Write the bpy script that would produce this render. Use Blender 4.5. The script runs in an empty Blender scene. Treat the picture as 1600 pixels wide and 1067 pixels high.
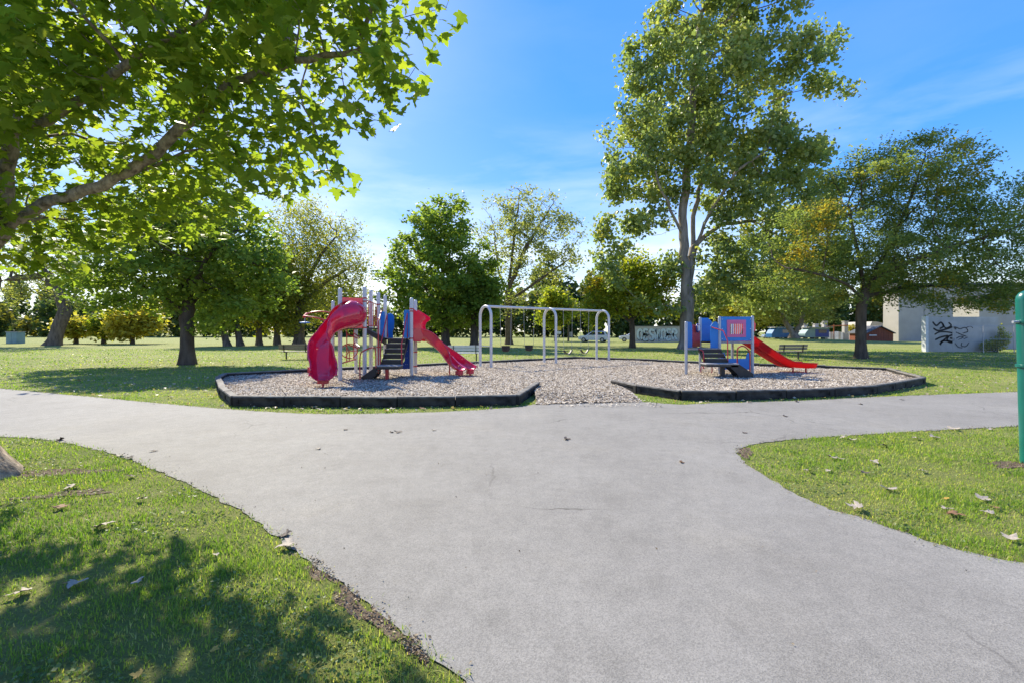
import bpy, bmesh, math, random
import numpy as np
from mathutils import Vector, Matrix
random.seed(7); RNG = np.random.default_rng(11)
R = math.radians
scene = bpy.context.scene
C = scene.collection

# ------------------------------------------------------------------ camera, sky, sun, exposure
EYE = 1.6; FOC = 711.1; HOR = 518.0
cam = bpy.data.cameras.new('camera'); camo = bpy.data.objects.new('camera', cam); C.objects.link(camo)
camo.location = (0, 0, EYE); camo.rotation_euler = (R(90), 0, 0)
cam.sensor_width = 36; cam.lens = 16; cam.shift_y = (HOR - 533.5) / 1600
cam.clip_start = 0.05; cam.clip_end = 5000
scene.camera = camo
SUN_AZ, SUN_EL = 34.0, 40.0            # degrees left of the view axis, above the horizon
to_sun = Vector((-math.sin(R(SUN_AZ)) * math.cos(R(SUN_EL)), math.cos(R(SUN_AZ)) * math.cos(R(SUN_EL)), math.sin(R(SUN_EL))))
w = bpy.data.worlds.new('World'); scene.world = w; w.use_nodes = True
nt = w.node_tree; nt.nodes.clear()
wo = nt.nodes.new('ShaderNodeOutputWorld'); bg = nt.nodes.new('ShaderNodeBackground'); bg.inputs[1].default_value = 0.148
sky = nt.nodes.new('ShaderNodeTexSky'); sky.sky_type = 'NISHITA'; sky.sun_disc = False
sky.sun_elevation = R(SUN_EL); sky.sun_rotation = R(-SUN_AZ); sky.altitude = 200; sky.air_density = 1.0; sky.dust_density = 0.25; sky.ozone_density = 3.0
# thin cirrus over the whole sky dome, thicker towards the horizon
tc = nt.nodes.new('ShaderNodeTexCoord'); mp = nt.nodes.new('ShaderNodeMapping'); mp.inputs['Scale'].default_value = (1.3, 1.3, 6.0)
nz = nt.nodes.new('ShaderNodeTexNoise'); nz.inputs['Scale'].default_value = 1.7; nz.inputs['Detail'].default_value = 7; nz.inputs['Roughness'].default_value = .55; nz.inputs['Distortion'].default_value = .4
nt.links.new(tc.outputs['Generated'], mp.inputs[0]); nt.links.new(mp.outputs[0], nz.inputs['Vector'])
cr = nt.nodes.new('ShaderNodeMapRange'); cr.inputs[1].default_value = .40; cr.inputs[2].default_value = .66; cr.inputs[4].default_value = 1.0
nt.links.new(nz.outputs[0], cr.inputs[0])
sx = nt.nodes.new('ShaderNodeSeparateXYZ'); nt.links.new(tc.outputs['Generated'], sx.inputs[0])
er = nt.nodes.new('ShaderNodeMapRange'); er.inputs[1].default_value = .42; er.inputs[2].default_value = .08; er.inputs[3].default_value = .03; er.inputs[4].default_value = .85
nt.links.new(sx.outputs['Z'], er.inputs[0])
mu = nt.nodes.new('ShaderNodeMath'); mu.operation = 'MULTIPLY'; nt.links.new(cr.outputs[0], mu.inputs[0]); nt.links.new(er.outputs[0], mu.inputs[1])
# tone of the whole dome: evener brightness, deeper blue
sp_ = nt.nodes.new('ShaderNodeSeparateColor'); sp_.mode = 'HSV'; nt.links.new(sky.outputs[0], sp_.inputs[0])
hs = nt.nodes.new('ShaderNodeCombineColor'); hs.mode = 'HSV'
def wm(op, a, b):
    n = nt.nodes.new('ShaderNodeMath'); n.operation = op; n.use_clamp = op == 'MULTIPLY' and b < 2
    nt.links.new(a, n.inputs[0]); n.inputs[1].default_value = b; return n.outputs[0]
nt.links.new(wm('ADD', sp_.outputs[0], .010), hs.inputs[0]); sr_ = nt.nodes.new('ShaderNodeMapRange'); sr_.inputs[1].default_value = .28; sr_.inputs[2].default_value = .66; sr_.inputs[3].default_value = .12; sr_.inputs[4].default_value = .90
nt.links.new(sp_.outputs[1], sr_.inputs[0]); nt.links.new(sr_.outputs[0], hs.inputs[1])
nt.links.new(wm('MULTIPLY', wm('POWER', sp_.outputs[2], .32), 2.65), hs.inputs[2])
mx = nt.nodes.new('ShaderNodeMix'); mx.data_type = 'RGBA'; mx.inputs[7].default_value = (4.6, 4.8, 5.1, 1)
nt.links.new(mu.outputs[0], mx.inputs[0]); nt.links.new(hs.outputs[0], mx.inputs[6]); nt.links.new(mx.outputs[2], bg.inputs[0])
nt.links.new(bg.outputs[0], wo.inputs[0])
sl = bpy.data.lights.new('sun', 'SUN'); sl.energy = 4.6; sl.angle = R(.55); sl.color = (1, .925, .75)
so = bpy.data.objects.new('sun', sl); C.objects.link(so); so.rotation_euler = to_sun.to_track_quat('Z', 'Y').to_euler(); so.location = (0, 0, 60)
vs = scene.view_settings; vs.view_transform = 'Standard'; vs.look = 'None'; vs.exposure = 1.0; vs.gamma = 1; vs.use_curve_mapping = False
scene.render.engine = 'CYCLES'; scene.cycles.use_denoising = True
scene.cycles.max_bounces = 10; scene.cycles.diffuse_bounces = 7; scene.cycles.transmission_bounces = 5; scene.cycles.transparent_max_bounces = 6
scene.cycles.sample_clamp_indirect = 6

# ------------------------------------------------------------------ helpers
def G(px, py, z=0.0):                  # a point at height z, from where it is seen in the photograph
    Y = FOC * (EYE - z) / (py - HOR)
    return ((px - 800) / FOC * Y, Y)
def AT(px, py, Y):                     # the point at distance Y
    return Vector(((px - 800) / FOC * Y, Y, EYE + (HOR - py) * Y / FOC))

def tag(o, label=None, cat=None, group=None, kind=None):
    if label: o['label'] = label
    if cat: o['category'] = cat
    if group: o['group'] = group
    if kind: o['kind'] = kind
    return o
def empty(name, loc=(0, 0, 0), label=None, cat=None, group=None):
    o = bpy.data.objects.new(name, None); C.objects.link(o); o.location = loc; o.empty_display_size = .2
    return tag(o, label, cat, group)
def wloc(o):
    v = Vector((0, 0, 0))
    while o is not None: v = v + o.location; o = o.parent
    return v
def fast_mesh(name, V, F, var=None):
    V = np.asarray(V, dtype=np.float32); F = np.asarray(F, dtype=np.int32)
    me = bpy.data.meshes.new(name); k = F.shape[1]
    me.vertices.add(len(V)); me.vertices.foreach_set('co', V.ravel())
    me.loops.add(F.size); me.loops.foreach_set('vertex_index', F.ravel())
    me.polygons.add(len(F)); me.polygons.foreach_set('loop_start', np.arange(0, F.size, k, dtype=np.int32))
    if var is not None:
        a = me.attributes.new('var', 'FLOAT', 'POINT'); a.data.foreach_set('value', np.asarray(var, dtype=np.float32))
    me.update(calc_edges=True); return me
def link(name, me, mat, parent=None):
    o = bpy.data.objects.new(name, me); C.objects.link(o)
    if mat is not None: me.materials.clear(); me.materials.append(mat)
    if parent is not None: o.parent = parent
    return o
def copy_tree(o, parent=None):
    c = o.copy(); C.objects.link(c); c.parent = parent
    for ch in list(o.children): copy_tree(ch, c)
    return c

class MB:
    def __init__(s): s.v = []; s.f = []
    def add(s, vs_, fs):
        n = len(s.v); s.v += [tuple(p) for p in vs_]; s.f += [tuple(i + n for i in f) for f in fs]; return s
    def box(s, x0, x1, y0, y1, z0, z1):
        return s.add([(x0,y0,z0),(x1,y0,z0),(x1,y1,z0),(x0,y1,z0),(x0,y0,z1),(x1,y0,z1),(x1,y1,z1),(x0,y1,z1)],
                     [(3,2,1,0),(4,5,6,7),(0,1,5,4),(1,2,6,5),(2,3,7,6),(3,0,4,7)])
    def obox(s, p, q, wid, h0, h1):     # upright slab from p to q in plan, thickness wid, between heights
        p = Vector((p[0], p[1])); q = Vector((q[0], q[1])); d = (q - p).normalized(); n = Vector((-d.y, d.x)) * wid / 2
        b = [p - n, q - n, q + n, p + n]
        return s.add([(a.x, a.y, h0) for a in b] + [(a.x, a.y, h1) for a in b],
                     [(3,2,1,0),(4,5,6,7),(0,1,5,4),(1,2,6,5),(2,3,7,6),(3,0,4,7)])
    def tube(s, pts, rad, k=8, caps=True):
        pts = [Vector(p) for p in pts]; n = len(pts)
        rr = rad if isinstance(rad, (list, tuple)) else [rad] * n
        T0 = (pts[1] - pts[0]).normalized(); ref = Vector((0, 0, 1)) if abs(T0.z) < .9 else Vector((1, 0, 0))
        N = T0.cross(ref).normalized(); V = []
        for i, p in enumerate(pts):
            T = (pts[min(i + 1, n - 1)] - pts[max(i - 1, 0)]).normalized()
            N = (N - T * N.dot(T)).normalized(); B = T.cross(N)
            V += [p + (N * math.cos(2*math.pi*j/k) + B * math.sin(2*math.pi*j/k)) * rr[i] for j in range(k)]
        F = [(i*k + j, i*k + (j+1) % k, (i+1)*k + (j+1) % k, (i+1)*k + j) for i in range(n-1) for j in range(k)]
        if caps: F += [tuple(range(k-1, -1, -1)), tuple((n-1)*k + j for j in range(k))]
        return s.add(V, F)
    def lathe(s, prof, c=(0, 0, 0), k=24):
        V = [(c[0] + r*math.cos(2*math.pi*j/k), c[1] + r*math.sin(2*math.pi*j/k), c[2] + z) for r, z in prof for j in range(k)]
        n = len(prof); F = [(i*k + j, i*k + (j+1) % k, (i+1)*k + (j+1) % k, (i+1)*k + j) for i in range(n-1) for j in range(k)]
        F += [tuple(range(k-1, -1, -1)), tuple((n-1)*k + j for j in range(k))]
        return s.add(V, F)
    def prism(s, poly, axis, a0, a1):   # polygon of 2-D points, extruded along an axis
        def P(u, v, a): return (a, u, v) if axis == 'x' else ((u, a, v) if axis == 'y' else (u, v, a))
        n = len(poly)
        return s.add([P(u, v, a0) for u, v in poly] + [P(u, v, a1) for u, v in poly],
                     [tuple(range(n-1, -1, -1)), tuple(range(n, 2*n))] + [(i, (i+1) % n, (i+1) % n + n, i + n) for i in range(n)])
    def sheet(s, p, q, poly, thick):    # polygon in (distance along p->q, z), as an upright plate
        p = Vector((p[0], p[1])); q = Vector((q[0], q[1])); d = (q - p).normalized(); nn = Vector((-d.y, d.x)) * thick / 2; n = len(poly)
        V = [((p + d*u - nn).x, (p + d*u - nn).y, z) for u, z in poly] + [((p + d*u + nn).x, (p + d*u + nn).y, z) for u, z in poly]
        return s.add(V, [tuple(range(n-1, -1, -1)), tuple(range(n, 2*n))] + [(i, (i+1) % n, (i+1) % n + n, i + n) for i in range(n)])
    def sweep(s, path, secs):
        path = [Vector(p) for p in path]; n = len(path); V = []; m = len(secs[0])
        for i, p in enumerate(path):
            T = (path[min(i+1, n-1)] - path[max(i-1, 0)]).normalized(); S = T.cross(Vector((0, 0, 1))).normalized(); U = S.cross(T)
            V += [p + S*a + U*b for a, b in secs[i]]
        return s.add(V, [(i*m + j, i*m + j + 1, (i+1)*m + j + 1, (i+1)*m + j) for i in range(n-1) for j in range(m-1)])
    def build(s, name, mat, parent=None, smooth=False, bevel=0, solid=0):
        off = wloc(parent) if parent is not None else Vector((0, 0, 0))
        me = bpy.data.meshes.new(name); me.from_pydata([(x - off.x, y - off.y, z - off.z) for x, y, z in s.v], [], s.f); me.update()
        bm = bmesh.new(); bm.from_mesh(me); bmesh.ops.recalc_face_normals(bm, faces=bm.faces); bm.to_mesh(me); bm.free()
        o = link(name, me, mat, parent)
        if smooth: me.polygons.foreach_set('use_smooth', [True] * len(me.polygons)); me.set_sharp_from_angle(angle=R(42))
        if solid: m_ = o.modifiers.new('solid', 'SOLIDIFY'); m_.thickness = solid; m_.offset = 0
        if bevel: m_ = o.modifiers.new('bevel', 'BEVEL'); m_.width = bevel; m_.segments = 2; m_.limit_method = 'ANGLE'
        return o

def catmull(P, n):
    P = [Vector(p) for p in P]; P = [P[0]*2 - P[1]] + P + [P[-1]*2 - P[-2]]; out = []
    for i in range(1, len(P) - 2):
        for j in range(n):
            t = j / n
            out.append(.5*((2*P[i]) + (P[i+1]-P[i-1])*t + (2*P[i-1]-5*P[i]+4*P[i+1]-P[i+2])*t*t + (3*P[i]-3*P[i+1]+P[i+2]-P[i-1])*t**3))
    return out + [P[-2]]
def inside(X, Y, poly):
    X = np.asarray(X); Y = np.asarray(Y); r = np.zeros(X.shape, bool); n = len(poly)
    for i in range(n):
        x0, y0 = poly[i]; x1, y1 = poly[(i+1) % n]
        if y0 == y1: continue
        c = ((y0 > Y) != (y1 > Y)) & (X < (x1-x0) * (Y-y0) / (y1-y0) + x0); r ^= c
    return r

# ------------------------------------------------------------------ materials
def nodes(m):
    m.use_nodes = True; t = m.node_tree; return t, t.nodes['Principled BSDF']
def pm(name, c1, c2=None, scale=6, rough=.6, bump=0, bscale=40, metal=0, spec=.5, detail=5, coat=0, stretch=None):
    m = bpy.data.materials.new(name); t, b = nodes(m)
    b.inputs['Base Color'].default_value = (*c1, 1); b.inputs['Roughness'].default_value = rough; b.inputs['Metallic'].default_value = metal
    b.inputs['Specular IOR Level'].default_value = spec; b.inputs['Coat Weight'].default_value = coat
    vec = t.nodes.new('ShaderNodeTexCoord').outputs['Object']
    if stretch:
        q = t.nodes.new('ShaderNodeMapping'); q.inputs['Scale'].default_value = stretch; t.links.new(vec, q.inputs[0]); vec = q.outputs[0]
    if c2 is not None:
        n = t.nodes.new('ShaderNodeTexNoise'); n.inputs['Scale'].default_value = scale; n.inputs['Detail'].default_value = detail; n.inputs['Roughness'].default_value = .6
        t.links.new(vec, n.inputs['Vector'])
        r = t.nodes.new('ShaderNodeValToRGB'); r.color_ramp.elements[0].color = (*c1, 1); r.color_ramp.elements[1].color = (*c2, 1)
        r.color_ramp.elements[0].position = .35; r.color_ramp.elements[1].position = .66
        t.links.new(n.outputs[0], r.inputs[0]); t.links.new(r.outputs[0], b.inputs['Base Color'])
    if bump:
        n = t.nodes.new('ShaderNodeTexNoise'); n.inputs['Scale'].default_value = bscale; n.inputs['Detail'].default_value = 6
        t.links.new(vec, n.inputs['Vector'])
        u = t.nodes.new('ShaderNodeBump'); u.inputs['Strength'].default_value = bump; u.inputs['Distance'].default_value = .02
        t.links.new(n.outputs[0], u.inputs['Height']); t.links.new(u.outputs[0], b.inputs['Normal'])
    return m
def leaf_mat(name, cols, trans=.45, hue_scale=.35, patch=None, patch_at=.62, gloss=.12, tint=(1.8, 1.8, .8)):
    """cols: three colours picked per leaf; patch: a turning colour in clumps."""
    m = bpy.data.materials.new(name); m.use_nodes = True; t = m.node_tree; t.nodes.clear()
    out = t.nodes.new('ShaderNodeOutputMaterial'); at = t.nodes.new('ShaderNodeAttribute'); at.attribute_name = 'var'
    r = t.nodes.new('ShaderNodeValToRGB'); e = r.color_ramp.elements
    e[0].position = 0; e[0].color = (*cols[0], 1); e[1].position = 1; e[1].color = (*cols[2], 1); k = e.new(.55); k.color = (*cols[1], 1)
    t.links.new(at.outputs['Fac'], r.inputs[0]); col = r.outputs[0]
    if patch:
        g = t.nodes.new('ShaderNodeTexCoord'); n = t.nodes.new('ShaderNodeTexNoise'); n.inputs['Scale'].default_value = hue_scale; n.inputs['Detail'].default_value = 3
        t.links.new(g.outputs['Object'], n.inputs['Vector'])
        ad = t.nodes.new('ShaderNodeMath'); ad.operation = 'MULTIPLY_ADD'; ad.inputs[1].default_value = .22; t.links.new(at.outputs['Fac'], ad.inputs[0]); t.links.new(n.outputs[0], ad.inputs[2])
        mr = t.nodes.new('ShaderNodeMapRange'); mr.inputs[1].default_value = patch_at; mr.inputs[2].default_value = patch_at + .12; t.links.new(ad.outputs[0], mr.inputs[0])
        x = t.nodes.new('ShaderNodeMix'); x.data_type = 'RGBA'; x.inputs[7].default_value = (*patch, 1)
        t.links.new(mr.outputs[0], x.inputs[0]); t.links.new(col, x.inputs[6]); col = x.outputs[2]
    d = t.nodes.new('ShaderNodeBsdfPrincipled'); d.inputs['Roughness'].default_value = .45; d.inputs['Specular IOR Level'].default_value = gloss
    t.links.new(col, d.inputs['Base Color'])
    tr = t.nodes.new('ShaderNodeBsdfTranslucent'); h = t.nodes.new('ShaderNodeMix'); h.data_type = 'RGBA'; h.blend_type = 'MULTIPLY'; h.inputs[0].default_value = 1
    h.inputs[7].default_value = (*tint, 1); t.links.new(col, h.inputs[6]); t.links.new(h.outputs[2], tr.inputs[0])
    s = t.nodes.new('ShaderNodeMixShader'); s.inputs[0].default_value = trans
    t.links.new(d.outputs[0], s.inputs[1]); t.links.new(tr.outputs[0], s.inputs[2]); t.links.new(s.outputs[0], out.inputs[0])
    return m

M = {}
M['post'] = pm('post_paint', (.60, .585, .575), (.53, .52, .51), 3, .38, .05, 60)
M['galv'] = pm('grey_steel', (.42, .43, .47), (.36, .37, .41), 4, .4, .05, 60, metal=.3)
M['red'] = pm('red_plastic', (.72, .016, .075), (.62, .013, .07), 2, .16, .03, 25, coat=.7)
M['orange_red'] = pm('red_slide_plastic', (.58, .012, .02), (.5, .012, .03), 2, .3, .04, 25)
def translucent(m, amt, col):
    t = m.node_tree; b = t.nodes['Principled BSDF']; o = t.nodes['Material Output']; tr = t.nodes.new('ShaderNodeBsdfTranslucent'); tr.inputs[0].default_value = (*col, 1)
    s_ = t.nodes.new('ShaderNodeMixShader'); s_.inputs[0].default_value = amt; t.links.new(b.outputs[0], s_.inputs[1]); t.links.new(tr.outputs[0], s_.inputs[2]); t.links.new(s_.outputs[0], o.inputs[0])
translucent(M['red'], .26, (.85, .03, .08)); translucent(M['orange_red'], .38, (.9, .10, .03))
M['redmetal'] = pm('red_painted_metal', (.50, .03, .035), (.40, .03, .035), 8, .4)
M['blue'] = pm('blue_plastic', (.006, .20, .60), (.006, .165, .50), 3, .4, .04, 30)
M['dkblue'] = pm('dark_blue_plastic', (.012, .05, .26), (.012, .045, .22), 3, .45)
M['pink'] = pm('faded_pink_plastic', (.62, .13, .30), (.55, .11, .26), 3, .45)
M['rubber'] = pm('black_coated_metal', (.018, .017, .018), (.03, .028, .028), 8, .5, .2, 80)
M['edge'] = pm('worn_grey_edge', (.35, .34, .33), (.22, .21, .21), 12, .6)
M['border'] = pm('black_plastic_border', (.016, .015, .014), (.062, .057, .052), 4.5, .75, .4, 30, spec=.2)
M['border_top'] = pm('weathered_border_top', (.24, .22, .195), (.09, .08, .07), 5, .8, .3, 40, spec=.2)
M['bark'] = pm('grey_brown_bark', (.19, .15, .12), (.085, .066, .052), 5, .9, 1.0, 14, spec=.1, stretch=(1, 1, .25))
M['darkbark'] = pm('dark_bark', (.065, .05, .04), (.12, .095, .075), 5, .9, 1.0, 12, spec=.1, stretch=(1, 1, .25))
M['palebark'] = pm('pale_grey_bark', (.33, .28, .235), (.17, .14, .115), 4, .9, 1.0, 9, spec=.1, stretch=(1, 1, .2))
M['maplebark'] = pm('smooth_maple_bark', (.42, .34, .26), (.13, .10, .075), 16, .9, 1.0, 30, spec=.15, stretch=(1, 1, .5))
M['chain'] = pm('chain_steel', (.30, .30, .31), None, 1, .45, metal=.6)
M['green'] = pm('green_enamel', (.004, .135, .105), (.004, .115, .09), 4, .3, .03, 60, coat=.2)
M['wood'] = pm('weathered_bench_wood', (.30, .25, .20), (.18, .15, .12), 6, .7, .3, 40, stretch=(1, 8, 8))
M['white'] = pm('white_paint', (.68, .69, .70), (.6, .61, .62), 3, .5)
M['carwhite'] = pm('white_car_paint', (.7, .71, .73), None, 1, .25, coat=.8)
M['cargrey'] = pm('silver_car_paint', (.32, .36, .42), None, 1, .25, metal=.3, coat=.8)
M['glass'] = pm('dark_glass', (.02, .03, .045), None, 1, .05, spec=.8)
M['tyre'] = pm('tyre_rubber', (.015, .015, .016), None, 1, .8)
M['rim'] = pm('alloy_rim', (.4, .41, .43), None, 1, .35, metal=.8)
M['lamp'] = pm('clear_lamp_glass', (.7, .72, .75), None, 1, .1)
M['wall'] = pm('painted_block_wall', (.50, .48, .455), (.38, .365, .35), 1.2, .8, .2, 20)
M['wallpale'] = pm('pale_grey_cladding', (.43, .395, .355), (.34, .315, .285), .35, .7)
M['roof'] = pm('dark_roof_edge', (.06, .065, .07), (.09, .09, .1), 2, .7)
M['brickred'] = pm('red_brown_boards', (.23, .06, .03), (.17, .045, .025), 4, .75, .3, 20)
M['paint_black'] = pm('black_spray_paint', (.012, .012, .016), None, 1, .6)
M['paint_pale'] = pm('pale_blue_grey_spray_paint', (.58, .66, .66), (.48, .56, .58), 2, .6)
M['paint_grey'] = pm('slate_grey_spray_paint', (.16, .19, .21), None, 1, .6)
M['tealpanel'] = pm('teal_panel', (.20, .30, .31), (.15, .24, .25), 2, .6)
M['bluebin'] = pm('blue_enamel', (.015, .10, .28), (.02, .14, .33), 2, .45)
M['orangewood'] = pm('orange_stained_wood', (.42, .13, .03), (.34, .1, .03), 5, .7)
M['yellow'] = pm('yellow_paint', (.6, .42, .04), None, 1, .5)
M['polewood'] = pm('utility_pole_wood', (.20, .16, .11), (.12, .1, .07), 6, .9, .3, 30, stretch=(1, 1, .1))
M['soil'] = pm('bare_soil', (.17, .125, .09), (.08, .058, .042), 9, .95, .8, 30, spec=.1)

def asphalt():
    m = bpy.data.materials.new('worn_asphalt'); t, b = nodes(m); L = t.links
    co = t.nodes.new('ShaderNodeTexCoord').outputs['Object']
    def noise(s, d=4, r=.6):
        n = t.nodes.new('ShaderNodeTexNoise'); n.inputs['Scale'].default_value = s; n.inputs['Detail'].default_value = d; n.inputs['Roughness'].default_value = r; L.new(co, n.inputs['Vector']); return n
    def ramp(src, a, ca, b_, cb):
        r = t.nodes.new('ShaderNodeValToRGB'); e = r.color_ramp.elements; e[0].position = a; e[0].color = (*ca, 1); e[1].position = b_; e[1].color = (*cb, 1); L.new(src, r.inputs[0]); return r.outputs[0]
    def mul(a, b_, f=1):
        x = t.nodes.new('ShaderNodeMix'); x.data_type = 'RGBA'; x.blend_type = 'MULTIPLY'; x.inputs[0].default_value = f; L.new(a, x.inputs[6]); L.new(b_, x.inputs[7]); return x.outputs[2]
    big = ramp(noise(.55, 5).outputs[0], .3, (.216, .202, .182), .7, (.262, .247, .224))
    mid = ramp(noise(7, 4).outputs[0], .3, (.90, .90, .90), .7, (1.06, 1.055, 1.05))
    v = t.nodes.new('ShaderNodeTexVoronoi'); v.inputs['Scale'].default_value = 150; L.new(co, v.inputs['Vector'])
    sp = ramp(v.outputs['Color'], .05, (.60, .60, .60), .8, (1.17, 1.165, 1.16))
    v2 = t.nodes.new('ShaderNodeTexVoronoi'); v2.inputs['Scale'].default_value = 26; L.new(co, v2.inputs['Vector'])
    pit = ramp(v2.outputs['Distance'], .04, (.55, .54, .53), .13, (1, 1, 1))
    # hairline cracks, only where the surface has aged
    nd_ = noise(1.1, 4); dm = t.nodes.new('ShaderNodeMixRGB'); dm.inputs[0].default_value = .35; L.new(co, dm.inputs[1]); L.new(nd_.outputs['Color'], dm.inputs[2])
    v3 = t.nodes.new('ShaderNodeTexVoronoi'); v3.feature = 'DISTANCE_TO_EDGE'; v3.inputs['Scale'].default_value = .62; L.new(dm.outputs[0], v3.inputs['Vector'])
    ck = ramp(v3.outputs['Distance'], .002, (.45, .44, .43), .006, (1, 1, 1)); age = ramp(noise(.35, 3).outputs[0], .52, (0, 0, 0), .64, (1, 1, 1))
    stn = ramp(noise(1.7, 6, .7).outputs[0], .32, (.84, .835, .83), .5, (1, 1, 1))
    dust = ramp(noise(.9, 3, .5).outputs[0], .55, (1, 1, 1), .78, (1.10, 1.085, 1.05))
    base = mul(mul(mul(mul(mul(big, mid), sp, .75), pit, .5), stn, .8), dust)
    x = t.nodes.new('ShaderNodeMix'); x.data_type = 'RGBA'; x.blend_type = 'MULTIPLY'; L.new(age, x.inputs[0]); L.new(base, x.inputs[6]); L.new(ck, x.inputs[7]); L.new(x.outputs[2], b.inputs['Base Color'])
    b.inputs['Roughness'].default_value = .82; b.inputs['Specular IOR Level'].default_value = .28
    u = t.nodes.new('ShaderNodeBump'); u.inputs['Strength'].default_value = .35; u.inputs['Distance'].default_value = .003; L.new(v.outputs['Distance'], u.inputs['Height']); L.new(u.outputs[0], b.inputs['Normal'])
    return m
M['asphalt'] = asphalt()
def lawn_mat():
    m = bpy.data.materials.new('mown_lawn'); t, b = nodes(m); L = t.links
    co = t.nodes.new('ShaderNodeTexCoord').outputs['Object']
    def noise(s, d=5, r=.65):
        n = t.nodes.new('ShaderNodeTexNoise'); n.inputs['Scale'].default_value = s; n.inputs['Detail'].default_value = d; n.inputs['Roughness'].default_value = r; L.new(co, n.inputs['Vector']); return n.outputs[0]
    def ramp(src, pts):
        r = t.nodes.new('ShaderNodeValToRGB'); e = r.color_ramp.elements
        e[0].position, e[0].color = pts[0][0], (*pts[0][1], 1); e[1].position, e[1].color = pts[-1][0], (*pts[-1][1], 1)
        for p, c in pts[1:-1]: k = e.new(p); k.color = (*c, 1)
        L.new(src, r.inputs[0]); return r.outputs[0]
    def mix(f, a, c, mode='MIX'):
        x = t.nodes.new('ShaderNodeMix'); x.data_type = 'RGBA'; x.blend_type = mode
        if isinstance(f, (int, float)): x.inputs[0].default_value = f
        else: L.new(f, x.inputs[0])
        L.new(a, x.inputs[6]); L.new(c, x.inputs[7]); return x.outputs[2]
    a = ramp(noise(.22), [(.3, (.19, .225, .060)), (.5, (.25, .265, .088)), (.72, (.32, .31, .135))])
    f = ramp(noise(38, 6, .75), [(.28, (.55, .6, .5)), (.5, (.98, .98, .95)), (.75, (1.3, 1.25, 1.2))])
    g = ramp(noise(1.6, 7, .7), [(.3, (.72, .82, .68)), (.7, (1.22, 1.14, 1.15))])
    L.new(mix(1, mix(1, a, f, 'MULTIPLY'), g, 'MULTIPLY'), b.inputs['Base Color'])
    b.inputs['Roughness'].default_value = .9; b.inputs['Specular IOR Level'].default_value = .12
    u = t.nodes.new('ShaderNodeBump'); u.inputs['Strength'].default_value = 1; u.inputs['Distance'].default_value = .05; L.new(noise(30, 6, .8), u.inputs['Height']); L.new(u.outputs[0], b.inputs['Normal'])
    return m
M['lawn'] = lawn_mat()
M['mulch'] = pm('wood_chip_bed', (.25, .205, .16), (.46, .395, .325), 26, .95, 1.0, 40, spec=.1, detail=8)
def chip_mat():
    m = bpy.data.materials.new('wood_chip'); t, b = nodes(m); at = t.nodes.new('ShaderNodeAttribute'); at.attribute_name = 'var'
    r = t.nodes.new('ShaderNodeValToRGB'); e = r.color_ramp.elements; e[0].color = (.13, .092, .064, 1); e[1].color = (.74, .66, .54, 1); k = e.new(.45); k.color = (.46, .385, .30, 1)
    t.links.new(at.outputs['Fac'], r.inputs[0]); t.links.new(r.outputs[0], b.inputs['Base Color']); b.inputs['Roughness'].default_value = .9; b.inputs['Specular IOR Level'].default_value = .15
    return m
M['chip'] = chip_mat()
M['litter'] = leaf_mat('leaf_crumbs', [(.09, .065, .045), (.20, .15, .10), (.36, .28, .18)], .1)
M['blade'] = leaf_mat('grass_blade', [(.125, .225, .032), (.225, .325, .048), (.46, .43, .17)], 0.45, gloss=.2)
M['maple'] = leaf_mat('maple_leaf', [(.12, .185, .026), (.185, .255, .034), (.28, .32, .045)], 0.56, .55, (.42, .34, .03), .82)
M['maple2'] = leaf_mat('dark_maple_leaf', [(.115, .185, .040), (.17, .240, .050), (.26, .30, .065)], 0.5, .3, (.16, .16, .02), .80)
M['poplar'] = leaf_mat('poplar_leaf', [(.155, .215, .080), (.225, .285, .100), (.37, .37, .11)], 0.48, .12, (.46, .40, .06), .74, gloss=.4, tint=(1.6, 1.6, .85))
M['locust'] = leaf_mat('locust_leaflet', [(.130, .190, .062), (.19, .245, .075), (.30, .31, .08)], 0.48, .22, (.42, .30, .035), .67, tint=(1.6, 1.6, .85))
M['willow'] = leaf_mat('yellow_green_leaf', [(.17, .20, .045), (.26, .27, .055), (.38, .35, .07)], 0.48, .15, (.36, .28, .03), .74)
M['lime'] = leaf_mat('turning_lime_leaf', [(.13, .19, .028), (.22, .26, .035), (.40, .36, .04)], 0.5, .2, (.36, .24, .02), .66)
M['gold'] = leaf_mat('golden_leaf', [(.27, .26, .05), (.38, .34, .06), (.46, .37, .06)], 0.46)
M['palegreen'] = leaf_mat('pale_green_leaf', [(.17, .20, .075), (.25, .275, .10), (.36, .36, .12)], 0.45, .15, (.34, .27, .04), .8)
M['darkwood'] = leaf_mat('distant_foliage', [(.045, .075, .03), (.09, .13, .045), (.20, .21, .06)], 0.4, .06, (.19, .17, .035), .66)
M['dry'] = pm('dry_leaf_pale', (.40, .345, .28), (.27, .22, .165), 14, .8)
M['drybrown'] = pm('dry_leaf_brown', (.24, .12, .05), (.13, .07, .035), 14, .8)
M['drydark'] = pm('dry_leaf_dark', (.075, .055, .045), (.12, .09, .07), 14, .8)
M['dryyellow'] = pm('fallen_yellow_leaf', (.48, .30, .04), (.38, .22, .04), 14, .7)

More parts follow.
